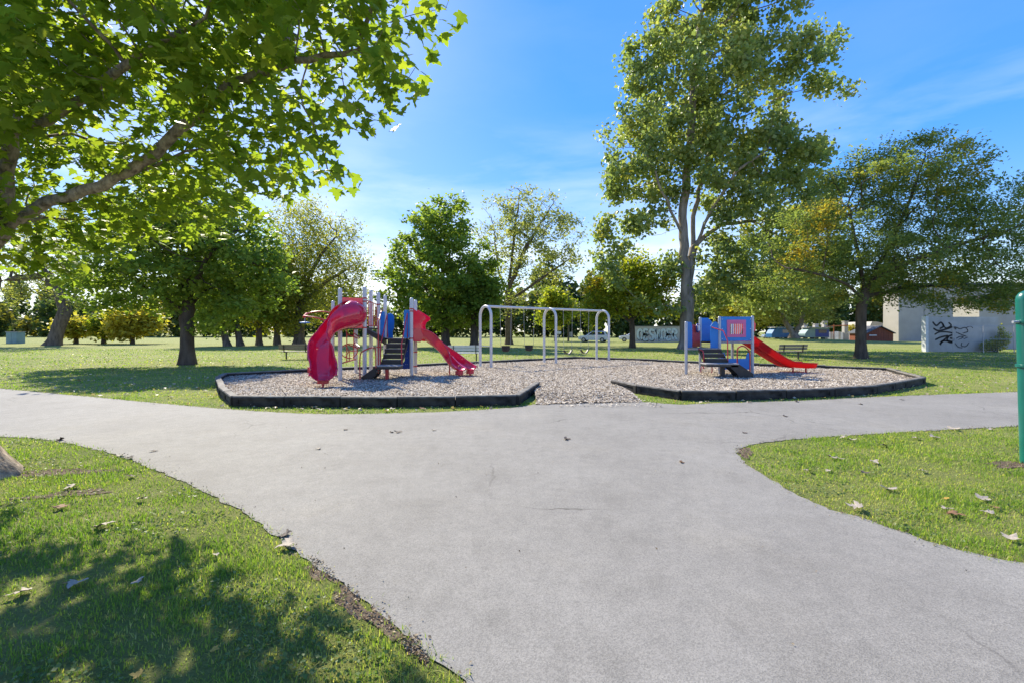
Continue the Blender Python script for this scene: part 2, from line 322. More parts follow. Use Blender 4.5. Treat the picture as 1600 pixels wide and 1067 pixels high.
# ------------------------------------------------------------------ the ground
def mound(x, y):
    return .55*np.exp(-(((x-42)/13)**2 + ((y-70)/9)**2))
xs = np.unique(np.concatenate([np.linspace(-900, 900, 61), np.linspace(-40, 90, 66)])); ys = np.unique(np.concatenate([np.linspace(-60, 1500, 61), np.linspace(30, 110, 41)]))
gx, gy = np.meshgrid(xs, ys); V = np.stack([gx.ravel(), gy.ravel(), mound(gx, gy).ravel()], 1); nx = len(xs); ny = len(ys)
ii, jj = np.meshgrid(np.arange(nx-1), np.arange(ny-1)); q = (jj*nx + ii).ravel()
lawn = link('lawn', fast_mesh('lawn', V, np.stack([q, q+1, q+nx+1, q+nx], 1)), M['lawn']); tag(lawn, kind='structure')

def ragged(pts, step=.12, amp=.025, seed=0):
    rg = random.Random(seed); out = []
    for i in range(len(pts)):
        a = Vector(pts[i]); b = Vector(pts[(i+1) % len(pts)]); n = max(1, min(120, int((b-a).length/step)))
        for j in range(n):
            p = a.lerp(b, j/n); d = amp * (1 + .12*p.length)
            if p.y > 1: p = p + Vector((rg.uniform(-d, d), rg.uniform(-d, d)))
            out.append((p.x, p.y))
    return out
def smooth2(pts, n=5): return [(p.x, p.y) for p in catmull([(x, y, 0) for x, y in pts], n)]
top_edge = [G(*p) for p in [(-700,568),(-330,584),(-100,599),(0,607),(120,618),(250,630),(340,638),(430,644),(503,647),(600,646),(702,643),(800,637),(838,631.5),(900,629),(1000,628),(1060,632),(1100,630.5),(1250,626),(1394,619),(1592,612),(1800,604),(2300,591)]]
low_left = [G(*p) for p in [(-800,644),(-300,665),(0,682),(60,686),(130,698),(190,714),(260,742),(320,770),(380,801),(435,842),(480,876),(530,912),(600,966),(650,1006),(725,1067)]]
isl_top = [G(*p) for p in [(2300,632),(1800,655),(1592,666),(1450,673),(1350,679),(1250,686),(1180,694),(1155,702)]]
isl_low = [G(*p) for p in [(1150,709),(1165,724),(1200,746),(1240,770),(1290,794),(1335,806),(1400,828),(1480,855),(1600,882),(1900,945)]]
bl = low_left[-1]; br = isl_low[-1]
path_poly = smooth2(top_edge) + smooth2(isl_top) + smooth2(isl_low) + [(br[0]+2.5, 2.0), (br[0]+3, -14), (3.0, -14), (1.2, -6), (.55, .3)] + smooth2(low_left)[::-1]
pr = ragged(path_poly, .06, .012, 3)
def flat_poly(name, poly, z, mat, kind='structure'):
    bm = bmesh.new(); vv = [bm.verts.new((x, y, z)) for x, y in poly]; es = [bm.edges.new((vv[i], vv[(i+1) % len(vv)])) for i in range(len(vv))]
    bmesh.ops.triangle_fill(bm, use_beauty=True, edges=es)
    for f in bm.faces:
        if f.normal.z < 0: f.normal_flip()
    me = bpy.data.meshes.new(name); bm.to_mesh(me); bm.free(); o = link(name, me, mat); tag(o, kind=kind); return o
flat_poly('asphalt_path', pr, .008, M['asphalt'])

# wood chip bed and its border
BH = .23
bpts_px = [(839,609),(806,632.5),(711,634.5),(621,635.5),(533,635.5),(446,635),(366,634.5),(347,618)]
left_front = [G(*p) for p in bpts_px]
back = [G(*p, z=BH) for p in [(341,588),(352,582.5),(440,578),(560,572.5),(660,568),(760,563.5),(830,560),(900,556.8)]] 
back2 = [G(*p, z=BH) for p in [(985,559.5),(1075,563.5),(1187,567.5),(1290,570.5),(1388,574.5)]]
right_front = [G(*p) for p in [(1442,600),(1413,605.5),(1394,609.5),(1366,614.5),(1300,619.5),(1225,622.5),(1147,625),(1063,624.5),(997,614.5),(957,605)]]
border_line = left_front + back + back2 + right_front
bed_poly = border_line + [(G(1003,628)[0], G(1003,628)[1]), (G(920,630)[0], G(920,630)[1]), (G(836,632.5)[0], G(836,632.5)[1])]
def bed_z(x, y):
    front = np.clip((y - 10.35) * .12, 0, .10)
    mask = np.where((x > .2) & (x < 3.3), np.minimum(front, .10), .10)
    for hx, hy in ((-.28, 19.92), (.77, 20.7), (2.72, 22.13), (3.64, 22.8), (-5.15, 12.3), (-1.4, 15.5), (11.3, 16.8)): mask = mask - .07*np.exp(-(((x-hx)/.5)**2 + ((y-hy)/.5)**2))
    return .016 + mask + .012*np.sin(x*2.1 + 1) * np.sin(y*1.7) + .010*np.sin(x*5.3) * np.sin(y*4.1 + 2)
bx0, bx1 = min(p[0] for p in bed_poly), max(p[0] for p in bed_poly); by0, by1 = min(p[1] for p in bed_poly), max(p[1] for p in bed_poly)
st = .12; gx, gy = np.meshgrid(np.arange(bx0, bx1, st), np.arange(by0, by1, st)); nx = gx.shape[1]; ny = gx.shape[0]
ok = inside(gx[:-1, :-1] + st/2, gy[:-1, :-1] + st/2, bed_poly); jj, ii = np.nonzero(ok); q = jj*nx + ii
V = np.stack([gx.ravel(), gy.ravel(), bed_z(gx, gy).ravel()], 1); F = np.stack([q, q+1, q+nx+1, q+nx], 1)
used = np.unique(F); remap = -np.ones(len(V), int); remap[used] = np.arange(len(used))
bed = link('wood_chip_bed', fast_mesh('wood_chip_bed', V[used], remap[F]), M['mulch']); tag(bed, kind='structure'); bed.data.polygons.foreach_set('use_smooth', [True]*len(bed.data.polygons))
# loose chips lying on it
n = 130000; x = RNG.uniform(bx0, bx1, n*2); y = by0 + (by1-by0) * RNG.uniform(0, 1, n*2)**1.5; k = inside(x, y, bed_poly); x, y = x[k][:n], y[k][:n]; n = len(x)
ex = RNG.uniform(1.0, 3.2, 900); ey = RNG.uniform(9.6, 10.5, 900); x = np.r_[x, ex[:260]]; y = np.r_[y, ey[:260]]; n = len(x)
ln = RNG.uniform(.012, .042, n); wd = RNG.uniform(.005, .012, n); az = RNG.uniform(0, 6.283, n); tilt = RNG.normal(0, .26, n); zc = np.maximum(bed_z(x, y), .014) + .008 + .012*RNG.uniform(0, 1, n)
dx, dy, dz = np.cos(az)*np.cos(tilt), np.sin(az)*np.cos(tilt), np.sin(tilt)
V = np.zeros((n, 4, 3), np.float32)
for i_, (a, b_) in enumerate([(-1, -1), (1, -1), (1, 1), (-1, 1)]):
    V[:, i_, 0] = x + a*dx*ln - b_*np.sin(az)*wd; V[:, i_, 1] = y + a*dy*ln + b_*np.cos(az)*wd; V[:, i_, 2] = zc + a*dz*ln + b_*RNG.normal(0, .4, n)*wd
link('loose_wood_chips', fast_mesh('loose_wood_chips', V.reshape(-1, 3), np.arange(n*4).reshape(-1, 4), np.repeat(RNG.uniform(0, 1, n), 4)), M['chip']); tag(bpy.data.objects['loose_wood_chips'], kind='stuff')

border = empty('playground_border', (border_line[0][0], border_line[0][1], 0), 'low black plastic border of jointed timbers around the wood chip playground', 'border')
def timber_mesh():
    mb = MB(); mb.box(0, 1, -.055, .055, -.02, BH - .03)
    for s in (-1, 1):                                       # raised lip, end blocks: leaves a long recess in both faces
        y0, y1 = (.055, .072) if s > 0 else (-.072, -.055)
        mb.box(0.002, .998, y0, y1, BH - .075, BH - .032); mb.box(0.002, .998, y0, y1, -.02, .055)
        mb.box(0.004, .10, y0, y1, .0551, BH - .0751); mb.box(.90, .996, y0, y1, .0551, BH - .0751)
    me = bpy.data.meshes.new('border_timber'); me.from_pydata(mb.v, [], mb.f); me.update()
    bm = bmesh.new(); bm.from_mesh(me); bmesh.ops.recalc_face_normals(bm, faces=bm.faces); bm.to_mesh(me); bm.free(); me.materials.append(M['border']); return me
def cap_mesh():
    mb = MB(); mb.prism([(-.078, BH-.03), (.078, BH-.03), (.07, BH-.004), (.05, BH), (-.05, BH), (-.07, BH-.004)], 'x', .001, .999)
    me = bpy.data.meshes.new('timber_cap'); me.from_pydata(mb.v, [], mb.f); me.update()
    bm = bmesh.new(); bm.from_mesh(me); bmesh.ops.recalc_face_normals(bm, faces=bm.faces); bm.to_mesh(me); bm.free(); me.materials.append(M['border_top']); return me
tm, cm_ = timber_mesh(), cap_mesh(); rg = random.Random(4)
for a, b in zip(border_line[:-1], border_line[1:]):
    a = Vector(a); b = Vector(b); L_ = (b-a).length; n = max(1, round(L_/1.3))
    for i in range(n):
        p = a.lerp(b, i/n); q_ = a.lerp(b, (i+1)/n); d = q_ - p
        t_ = bpy.data.objects.new('border_timber', tm); C.objects.link(t_); t_.parent = border
        t_.location = Vector((p.x, p.y, rg.uniform(-.006, .008))) - border.location; t_.rotation_euler = (rg.uniform(-.03, .03), rg.uniform(-.006, .006), math.atan2(d.y, d.x)); t_.scale = (d.length - .012, 1, 1)
        c_ = bpy.data.objects.new('timber_cap', cm_); C.objects.link(c_); c_.parent = t_

# ------------------------------------------------------------------ play equipment
def post(parent, x, y, h, r=.055, mat=None, z0=-.1):
    mb = MB(); mb.lathe([(r, 0), (r, h - z0 - .04), (r*.9, h - z0 - .015), (r*.55, h - z0), (.004, h - z0 + .004)], (x, y, z0), 18); return mb.build('post', mat or M['post'], parent, True)
def clamp(parent, x, y, zs, r=.062):
    for z in zs: MB().lathe([(r, 0), (r+.006, .006), (r+.006, .034), (r, .04)], (x, y, z), 18).build('clamp', M['redmetal'], parent, True)
def rod(name, parent, pts, r=.017, mat=None, k=8): return MB().tube(pts, r, k).build(name, mat or M['redmetal'], parent, True)
def arc_rod(name, parent, pts, r=.017, mat=None, n=6): return rod(name, parent, catmull(pts, n), r, mat)

tall = empty('play_structure', (-4.6, 15.2, .05), 'tall red and blue play structure with spiral slide and double slide', 'play structure')
P1, P3, P5, P2, PL = (-5.25, 13.9), (-4.63, 14.3), (-4.58, 15.6), (-5.57, 16.25), (-6.1, 15.5)
P4, P6, P7, P8 = (-4.88, 15.75), (-4.56, 16.35), (-3.40, 15.4), (-3.45, 16.25)
for (x, y), h in ((P1, 2.92), (P3, 3.0), (P5, 2.94), (P2, 2.6), (PL, 2.64), (P4, 3.03), (P6, 2.9), (P7, 2.73), (P8, 2.72)):
    post(tall, x, y, h, .062 if h > 2.7 else .055)
DA, DB = 1.72, 1.37
mb = MB(); mb.prism([P1, P3, P5, P4, P2, PL], 'z', DA - .05, DA); mb.build('deck', M['rubber'], tall)
mb = MB(); mb.prism([(P5[0]+.05, P5[1]), P7, P8, (P6[0]+.05, P6[1])], 'z', DB - .05, DB); mb.build('deck', M['rubber'], tall)
clamp(tall, *P3, [1.70, 2.52, 2.62], .068); clamp(tall, *P5, [1.32, 2.0, 2.5, 1.05], .068); clamp(tall, *P7, [1.35, 2.26, 2.34], .068); clamp(tall, *P1, [1.62], .068); clamp(tall, *P8, [.85, .35], .068)
# railing of red bars from P3 to P5
rl = MB(); rl.tube([(P3[0], P3[1], 2.6), (P5[0], P5[1], 2.5)], .018); rl.tube([(P3[0], P3[1], 1.78), (P5[0], P5[1], 1.78)], .016); ro = rl.build('railing', M['redmetal'], tall, True)
for i in range(1, 8):
    f = i/8; rod('bar', ro, [(P3[0] + (P5[0]-P3[0])*f, P3[1] + (P5[1]-P3[1])*f, 1.78), (P3[0] + (P5[0]-P3[0])*f, P3[1] + (P5[1]-P3[1])*f, 2.59 - .09*f)], .013)
rl = MB(); rl.tube([(P4[0], P4[1], 2.62), (P2[0], P2[1], 2.4)], .018); rl.tube([(P4[0], P4[1], 1.8), (P2[0], P2[1], 1.8)], .016); ro = rl.build('railing', M['redmetal'], tall, True)
for i in range(1, 6):
    f = i/6; rod('bar', ro, [(P4[0] + (P2[0]-P4[0])*f, P4[1] + (P2[1]-P4[1])*f, 1.8), (P4[0] + (P2[0]-P4[0])*f, P4[1] + (P2[1]-P4[1])*f, 2.5)], .013)
MB().add([(P3[0]+.03, P3[1]+.1, 1.70), (P5[0]+.25, P5[1]-.15, 1.36), (P5[0]+.25, P5[1]-.15, 1.16), (P3[0]+.03, P3[1]+.1, 1.55),
          (P3[0]-.03, P3[1]+.5, 1.70), (P5[0]+.2, P5[1]+.3, 1.36), (P5[0]+.2, P5[1]+.3, 1.16), (P3[0]-.03, P3[1]+.5, 1.55)],
         [(0,1,2,3),(4,5,6,7),(0,1,5,4),(3,2,6,7),(0,3,7,4),(1,2,6,5)]).build('ramp', M['rubber'], tall)
# spiral slide
path = catmull([(-4.92, 14.16, 1.73), (-4.94, 13.92, 1.72), (-5.10, 13.68, 1.67), (-5.34, 13.52, 1.50), (-5.48, 13.34, 1.18), (-5.46, 13.10, .74), (-5.34, 12.86, .40), (-5.22, 12.60, .28), (-5.17, 12.44, .27)], 8)
secs = []; npth = len(path); NS = 29
def resample(poly, n):
    P_ = [Vector((x, y)) for x, y in poly]; d = [0]
    for a_, b_ in zip(P_[:-1], P_[1:]): d.append(d[-1] + (b_-a_).length)
    out = []
    for j in range(n):
        t = d[-1]*j/(n-1); i = max(k for k in range(len(d)) if d[k] <= t + 1e-9); i = min(i, len(P_)-2); out.append(P_[i].lerp(P_[i+1], (t - d[i])/(d[i+1]-d[i])))
    return out
for i in range(npth):
    f = i/(npth-1); hood = max(0, min(1, (.44 - f)/.32)); hood = hood*hood*(3-2*hood); Rr = .41; A = R(168)
    fl = max(0, (f-.88)/.12); wall = .30 - .14*fl
    tr_ = resample([(-.345, wall-.02), (-.325, wall), (-.27, .09), (-.16, 0), (.16, 0), (.27, .09), (.325, wall), (.345, wall-.02)], NS)
    ci = [Vector((Rr*math.sin(-A + 2*A*j/(NS-1)), Rr - Rr*math.cos(-A + 2*A*j/(NS-1)))) for j in range(NS)]
    secs.append([tuple(t_.lerp(c_, hood)) for t_, c_ in zip(tr_, ci)])
sp = empty('spiral_slide', (0, 0, 0)); sp.parent = tall
MB().sweep(path, secs).build('chute', M['red'], sp, True, solid=.02)
lipL = MB(); lipR = MB()
rim = []
for i in range(npth):
    T = (path[min(i+1, npth-1)] - path[max(i-1, 0)]).normalized(); S = T.cross(Vector((0, 0, 1))).normalized(); U = S.cross(T)
    rim.append((path[i] + S*secs[i][0][0] + U*secs[i][0][1], path[i] + S*secs[i][-1][0] + U*secs[i][-1][1]))
k0 = int(npth*.22)
for nm, sd in (('rim', 0), ('rim', 1)): MB().tube([r_[sd] for r_ in rim[k0:]], .022, 8).build(nm, M['red'], sp, True)
MB().tube([path[-3] + Vector((0, 0, -.02)), (path[-3].x, path[-3].y, -.05)], .03, 10).build('leg', M['redmetal'], sp, True)
MB().box(-5.34, -5.06, 12.46, 12.60, .17, .25).build('foot_bracket', M['redmetal'], sp, bevel=.01)
MB().sheet(P1, P3, [(.05, 1.70), (.69, 1.70), (.69, 2.64), (.05, 2.64)], .02).build('entry_panel', M['red'], sp)
# stairs and transfer platform
stg = empty('stairs', (0, 0, 0)); stg.parent = tall
ns = 5
for i in range(ns):
    z1 = .56 + (DB - .56)*(i+1)/ns; y0 = 14.38 + (15.42-14.38)*i/ns; y1 = 14.38 + (15.42-14.38)*(i+1)/ns; xo = -.05*i/ns
    MB().box(-4.12+xo, -3.50+xo, y0, y1 + .02, z1 - .155, z1 - .012).build('step', M['rubber'], stg)
    MB().box(-4.12+xo, -3.50+xo, y0 - .012, y0 + .03, z1 - .012, z1 + .006).build('step_edge', M['edge'], stg)
for xx in (-4.15, -3.52):
    MB().prism([(14.36, .44), (15.43, 1.24), (15.43, 1.38), (14.36, .58)], 'x', xx, xx + .025).build('stringer', M['rubber'], stg)
rod('handrail', stg, [(-3.49, 14.40, .55), (-3.50, 14.42, 1.2), (-3.52, 15.3, 2.2), (-3.53, 15.38, 1.4)], .019)
rod('handrail', stg, [(-4.16, 14.40, .55), (-4.16, 14.42, 1.2), (-4.2, 15.3, 2.15), (-4.2, 15.38, 1.4)], .019)
rod('support_rail', tall, [(-4.17, 14.2, .3), (-4.17, 14.2, 1.9), (-4.40, 15.4, 2.35)], .02)
MB().box(-4.14, -3.44, 13.86, 14.40, .53, .565).build('platform', M['edge'], tall, bevel=.008)
MB().box(-4.13, -3.45, 13.87, 14.39, .45, .529).build('platform_skirt', M['rubber'], tall)
MB().box(-3.92, -3.82, 14.05, 14.15, -.05, .45).build('leg', M['redmetal'], tall, bevel=.01)
tp = empty('transfer_step', (0, 0, 0)); tp.parent = tall
for yy in (13.86, 14.36): MB().prism([(-4.14, .54), (-4.14, .30), (-4.36, .06), (-4.60, .02), (-4.60, .22)], 'y', yy, yy + .03).build('side_plate', M['rubber'], tp)
for i in range(2): MB().box(-4.38 - .2*i, -4.15 - .2*i, 13.89, 14.36, .34 - .16*i, .38 - .16*i).build('tread', M['rubber'], tp)
arc_rod('handrail', tp, [(-4.62, 13.84, .04), (-4.62, 13.84, .85), (-4.50, 13.84, 1.02), (-4.22, 13.84, 1.12), (-4.15, 13.84, 1.0), (-4.14, 13.84, .5)], .019)
# blue panels
def panel(parent, p, q, poly, mat, name='panel', th=.022): return MB().sheet(p, q, poly, th).build(name, mat, parent, bevel=.004)
panel(tall, (-3.66, 15.40), P7, [(.0, DB), (.2, DB), (.2, 2.32), (.03, 2.32), (0, 2.27)], M['blue'])
panel(tall, (-4.14, 15.44), P7, [(.0, .34), (.68, .34), (.68, DB-.06), (.52, DB-.06), (.50, .62), (.42, .50), (0, .46)], M['dkblue'])
panel(tall, (-4.56, 15.66), (-4.56, 16.3), [(0, DB), (.62, DB), (.62, 2.3), (0, 2.3)], M['blue'])
panel(tall, (-4.50, 16.33), (-3.5, 16.25), [(0.02, DB), (.24, DB), (.22, 1.6), (.27, 1.7), (.28, 1.95), (.27, 2.12), (.22, 2.22), (.12, 2.26), (.05, 2.24), (0.02, 2.15)], M['blue'])
# little bolts on the lower dark panel
for i in range(4):
    for j in range(3): MB().tube([(-3.60 + .055*j, 15.43, .5 + .22*i), (-3.60 + .055*j, 15.395, .5 + .22*i)], .012, 6).build('bolt', M['galv'], tall)
# double wave slide
ds = empty('double_slide', (0, 0, 0)); ds.parent = tall
dp = catmull([(-3.42, 15.83, 1.40), (-3.12, 15.88, 1.37), (-2.82, 15.98, 1.13), (-2.47, 16.05, .82), (-2.17, 16.02, .55), (-1.90, 15.90, .37), (-1.70, 15.74, .30), (-1.54, 15.58, .28)], 6)
def dsec(h): return [(-.47, h-.03), (-.45, h), (-.42, h), (-.38, .05), (-.31, 0), (-.12, 0), (-.06, .05), (-.035, h*.62), (.035, h*.62), (.06, .05), (.12, 0), (.31, 0), (.38, .05), (.42, h), (.45, h), (.47, h-.03)]
nd = len(dp); MB().sweep(dp, [dsec(.30 - .20*max(0, (i/(nd-1) - .55)/.45)) for i in range(nd)]).build('chute', M['red'], ds, True, solid=.022)
for yy in (15.38, 16.26):
    MB().prism([(-3.42, 1.28), (-3.10, 1.24), (-2.98, 1.42), (-3.06, 1.62), (-3.10, 1.80), (-3.05, 1.92), (-2.92, 2.0), (-2.93, 2.10), (-3.34, 2.36), (-3.42, 2.36)], 'y', yy, yy + .03).build('hood_side', M['red'], ds, bevel=.008)
for qx, qy in ((-1.80, 15.50), (-1.46, 15.84)):
    MB().obox((qx - .06, qy + .06), (qx + .06, qy - .06), .22, .14, .27).build('foot_bracket', M['red'], ds, bevel=.012)
    MB().tube([(qx, qy, .2), (qx, qy, -.05)], .03, 8).build('leg', M['redmetal'], ds, True)
MB().tube([(-2.15, 15.66, .5), (-2.15, 15.66, -.05)], .022, 8).build('leg', M['redmetal'], ds, True)
# climber between P1 and P2, wheel toy, side arm
cl = empty('loop_climber', (0, 0, 0)); cl.parent = tall
cA, cB = Vector((-5.30, 14.6, 0)), Vector((-5.56, 16.0, 0))
for z in (1.52, 1.20):
    a = cA + Vector((0, 0, z)); b = cB + Vector((0, 0, z + .02)); m_ = (a+b)/2 + Vector((.28, 0, -.16))
    arc_rod('rung', cl, [a, a.lerp(m_, .55) + Vector((.1, 0, -.05)), m_, b.lerp(m_, .55) + Vector((.1, 0, -.05)), b], .019)
rod('cross_bar', cl, [(-5.27, 13.95, .62), (-5.57, 16.2, .62)], .024)
rod('upright', cl, [(-5.30, 14.6, .62), (-5.30, 14.6, 1.7)], .018); rod('upright', cl, [(-5.56, 16.0, .62), (-5.56, 16.0, 1.7)], .02)
wc = Vector((-5.47, 15.3, .95)); ring = [wc + Vector((.24*math.cos(t), .1*math.cos(t), .24*math.sin(t))) for t in np.linspace(0, 2*math.pi, 25)]
whl = rod('steering_wheel', cl, ring, .016)
for t in (0, 2.1, 4.2): rod('spoke', whl, [wc, wc + Vector((.24*math.cos(t), .1*math.cos(t), .24*math.sin(t)))], .013)
rod('wheel_stem', cl, [wc + Vector((0, 0, -.33)), wc], .016)
arm = empty('side_arm', (0, 0, 0)); arm.parent = tall
arc_rod('rail', arm, [(-6.08, 15.45, 2.22), (-6.4, 15.35, 2.27), (-6.7, 15.25, 2.24), (-6.87, 15.2, 2.16)], .022)
arc_rod('rail', arm, [(-6.05, 15.1, 1.9), (-6.35, 14.95, 2.03), (-6.65, 14.9, 2.08), (-6.82, 14.95, 2.10)], .022)
rod('end_bar', arm, [(-6.87, 15.25, 2.19), (-6.82, 14.92, 2.07)], .045)
MB().lathe([(.04, 0), (.16, .01), (.17, .04), (.05, .06)], (-6.85, 15.05, 1.86), 16).build('hand_disc', M['blue'], arm, True); rod('stem', arm, [(-6.85, 15.05, 1.9), (-6.85, 15.05, 2.12)], .014, M['galv'])
MB().tube([(-7.28, 16.3, -.05), (-7.28, 16.3, .34)], .045, 10).tube([(-7.28, 16.3, .30), (-6.1, 15.5, .42)], .022).build('step_post', M['redmetal'], tall, True)

small = empty('play_structure', (7.3, 16.4, .05), 'small blue play structure with a barred pink window and straight red slide', 'play structure')
R1, R2, R3, R4, R5 = (6.03, 15.76), (7.03, 17.0), (7.25, 15.9), (8.40, 15.9), (8.40, 17.35)
for (x, y), h in ((R1, 1.94), (R2, 2.13), (R3, 2.12), (R4, 2.14), (R5, 2.13)): post(small, x, y, h, .05, M['galv'])
SD, SL = 1.24, 1.02
MB().prism([R3, R4, R5, R2], 'z', SD - .05, SD).build('deck', M['rubber'], small)
MB().box(R3[0], R4[0], 15.87, 15.93, SD - .055, SD + .012).build('deck_edge', M['edge'], small)
MB().prism([R1, (7.22, 15.86), R2], 'z', SL - .05, SL).build('landing', M['rubber'], small)
MB().obox((6.08, 15.77), (7.2, 15.86), .05, SL - .056, SL + .01).build('landing_edge', M['edge'], small)
panel(small, R1, R2, [(.05, SL + .02), (.64, SL + .02), (.64, 1.80), (.52, 1.93), (.2, 1.93), (.05, 1.90)], M['blue'])
rp = panel(small, R1, R2, [(.66, SL + .02), (1.54, SL + .02), (1.54, 1.84), (.66, 1.84)], M['redmetal'], 'slatted_panel', .012)
d = (Vector(R2) - Vector(R1)).normalized()
for i in range(9):
    z = SL + .07 + .085*i; a = Vector(R1) + d*.68; b = Vector(R1) + d*1.52; o_ = Vector((d.y, -d.x))*.016
    MB().obox((a.x + o_.x, a.y + o_.y), (b.x + o_.x, b.y + o_.y), .018, z, z + .055).build('slat', M['redmetal'], rp)
wc = Vector((R1[0] + d.x*1.05 + .05, R1[1] + d.y*1.05 - .05, 1.72)); whl = rod('toy_wheel', small, [wc + Vector((d.x*.14*math.cos(t), d.y*.14*math.cos(t), .15*math.sin(t))) for t in np.linspace(0, 2*math.pi, 21)], .022, M['dkblue'])
MB().tube([wc + Vector((.03, -.03, -.1)), wc + Vector((.03, -.03, .1))], .05, 8).build('hub', M['white'], whl, True)
panel(small, R2, (7.9, 17.1), [(.06, SD), (.46, SD), (.46, 1.95), (.40, 2.02), (.30, 2.1), (.06, 2.1)], M['blue'])
panel(small, (6.95, 15.95), R3, [(.0, SL), (.27, SL), (.27, 1.84), (.22, 1.92), (.15, 1.94), (.08, 1.90), (0, 1.78)], M['blue'])
panel(small, R2, R5, [(.55, SD), (1.3, SD), (1.3, 2.05), (.55, 1.6)], M['blue'])
# crawl rungs seen under the back panel
for i in range(3): rod('rung', small, [(7.06, 17.02, SL + .02 + .08*i), (7.55, 17.07, SL + .02 + .08*i)], .016, M['edge'])
# front panel with its pink window
fx0, fx1, fz0, fz1 = R3[0] + .05, R4[0] - .05, SD + .03, 2.11
wx0, wx1, wz0, wz1 = 7.52, 8.14, 1.42, 1.98
fp = MB()
for a in ((fx0, wx0, fz0, fz1), (wx1, fx1, fz0, fz1), (wx0, wx1, fz0, wz0), (wx0, wx1, wz1, fz1)): fp.box(a[0], a[1], 15.889, 15.911, a[2], a[3])
fpo = fp.build('window_panel', M['blue'], small)
ow = (7.50, 8.16, 1.40, 2.0); iw = (7.61, 8.06, 1.50, 1.86)
fr = MB(); fr.box(ow[0], ow[1], 15.872, 15.888, ow[2], iw[2]); fr.box(ow[0], ow[1], 15.872, 15.888, iw[3], ow[3]); fr.box(ow[0], iw[0], 15.872, 15.888, iw[2], iw[3]); fr.box(iw[1], ow[1], 15.872, 15.888, iw[2], iw[3])
fr.build('window_frame', M['pink'], fpo)
for i in range(6): MB().box(7.65 + .068*i, 7.665 + .068*i, 15.876, 15.886, iw[2], iw[3]).build('window_bar', M['white'], fpo)
for z in (SD + .1, SD + .45, SD + .78):
    for xx in (fx0 + .03, fx1 - .03): MB().tube([(xx, 15.86, z), (xx, 15.90, z)], .014, 6).build('bolt', M['white'], fpo)
panel(small, (R3[0] + .05, 15.94), (R4[0] - .05, 15.94), [(0, .28), (1.04, .28), (1.04, .86), (.94, .86), (.88, .66), (.2, .66), (.14, .86), (0, .86)], M['blue'])
# straight double slide
s2 = empty('slide', (0, 0, 0)); s2.parent = small
sp2 = catmull([(8.36, 16.85, 1.26), (8.62, 16.85, 1.22), (9.2, 16.85, .84), (9.75, 16.85, .50), (10.15, 16.85, .33), (10.6, 16.85, .29), (11.02, 16.85, .28)], 5)
nd = len(sp2); MB().sweep(sp2, [dsec(.24 - .06*i/nd) for i in range(nd)]).build('chute', M['orange_red'], s2, True, solid=.02)
for j in range(5): MB().tube([p + Vector((0, -.3 + .15*j, -.03)) for p in sp2[5:22]], .018, 6).build('under_rib', M['orange_red'], s2, True)
for yy in (16.38, 17.30):
    MB().prism([(8.40, 1.18), (8.62, 1.16), (8.66, 1.5), (8.76, 1.65), (8.78, 1.86), (8.70, 2.0), (8.50, 2.08), (8.40, 2.08)], 'y', yy, yy + .03).build('hood_side', M['red'], s2, bevel=.01)
for xx in (10.25, 10.72): MB().tube([(xx, 16.6, .28), (xx, 16.6, -.05)], .028, 8).build('leg', M['redmetal'], s2, True)
# steps down to the transfer platform and ramp
st2 = empty('stairs', (0, 0, 0)); st2.parent = small
for i in range(3):
    z1 = .57 + (SL - .57)*(i+1)/3 - .01; y0 = 15.2 + .2*i
    MB().box(6.50, 7.18, y0, y0 + .22, z1 - .14, z1 - .012).build('step', M['rubber'], st2); MB().box(6.50, 7.18, y0 - .012, y0 + .03, z1 - .012, z1 + .005).build('step_edge', M['edge'], st2)
for xx in (6.46, 7.18): MB().prism([(15.16, .48), (15.78, .90), (15.78, 1.02), (15.16, .62)], 'x', xx, xx + .025).build('stringer', M['rubber'], st2)
arc_rod('handrail', st2, [(6.44, 15.3, .35), (6.44, 15.32, .9), (6.46, 15.7, 1.0)], .019)
rod('handrail', st2, [(7.21, 15.2, .5), (7.21, 15.22, 1.3), (7.2, 15.5, 1.62), (6.98, 15.9, 1.74)], .02)
MB().box(6.28, 7.35, 14.72, 15.2, .53, .57).build('platform', M['edge'], small, bevel=.008); MB().box(6.30, 7.33, 14.74, 15.18, .46, .529).build('platform_skirt', M['rubber'], small)
MB().box(6.86, 6.98, 14.9, 15.02, -.05, .46).build('leg', M['rubber'], small, bevel=.01)
r2 = empty('transfer_step', (0, 0, 0)); r2.parent = small
for yy in (14.74, 15.16): MB().prism([(7.10, .53), (7.34, .56), (7.82, .24), (7.82, .02), (7.62, .04), (7.36, .12), (7.28, .26), (7.10, .42)], 'y', yy, yy + .03).build('side_plate', M['rubber'], r2)
for i in range(2): MB().box(7.35 + .22*i, 7.58 + .22*i, 14.77, 15.16, .35 - .16*i, .39 - .16*i).build('tread', M['rubber'], r2)
arc_rod('handrail', r2, [(7.42, 14.98, .4), (7.42, 14.98, .98), (7.50, 14.98, 1.10), (7.62, 14.98, 1.12), (7.76, 14.98, 1.02), (7.83, 14.98, .85), (7.83, 14.98, .12)], .022)
arc_rod('ground_bar', small, [(6.75, 16.2, .0), (6.75, 16.2, .35), (7.1, 16.2, .36), (7.1, 16.2, 0)], .016)

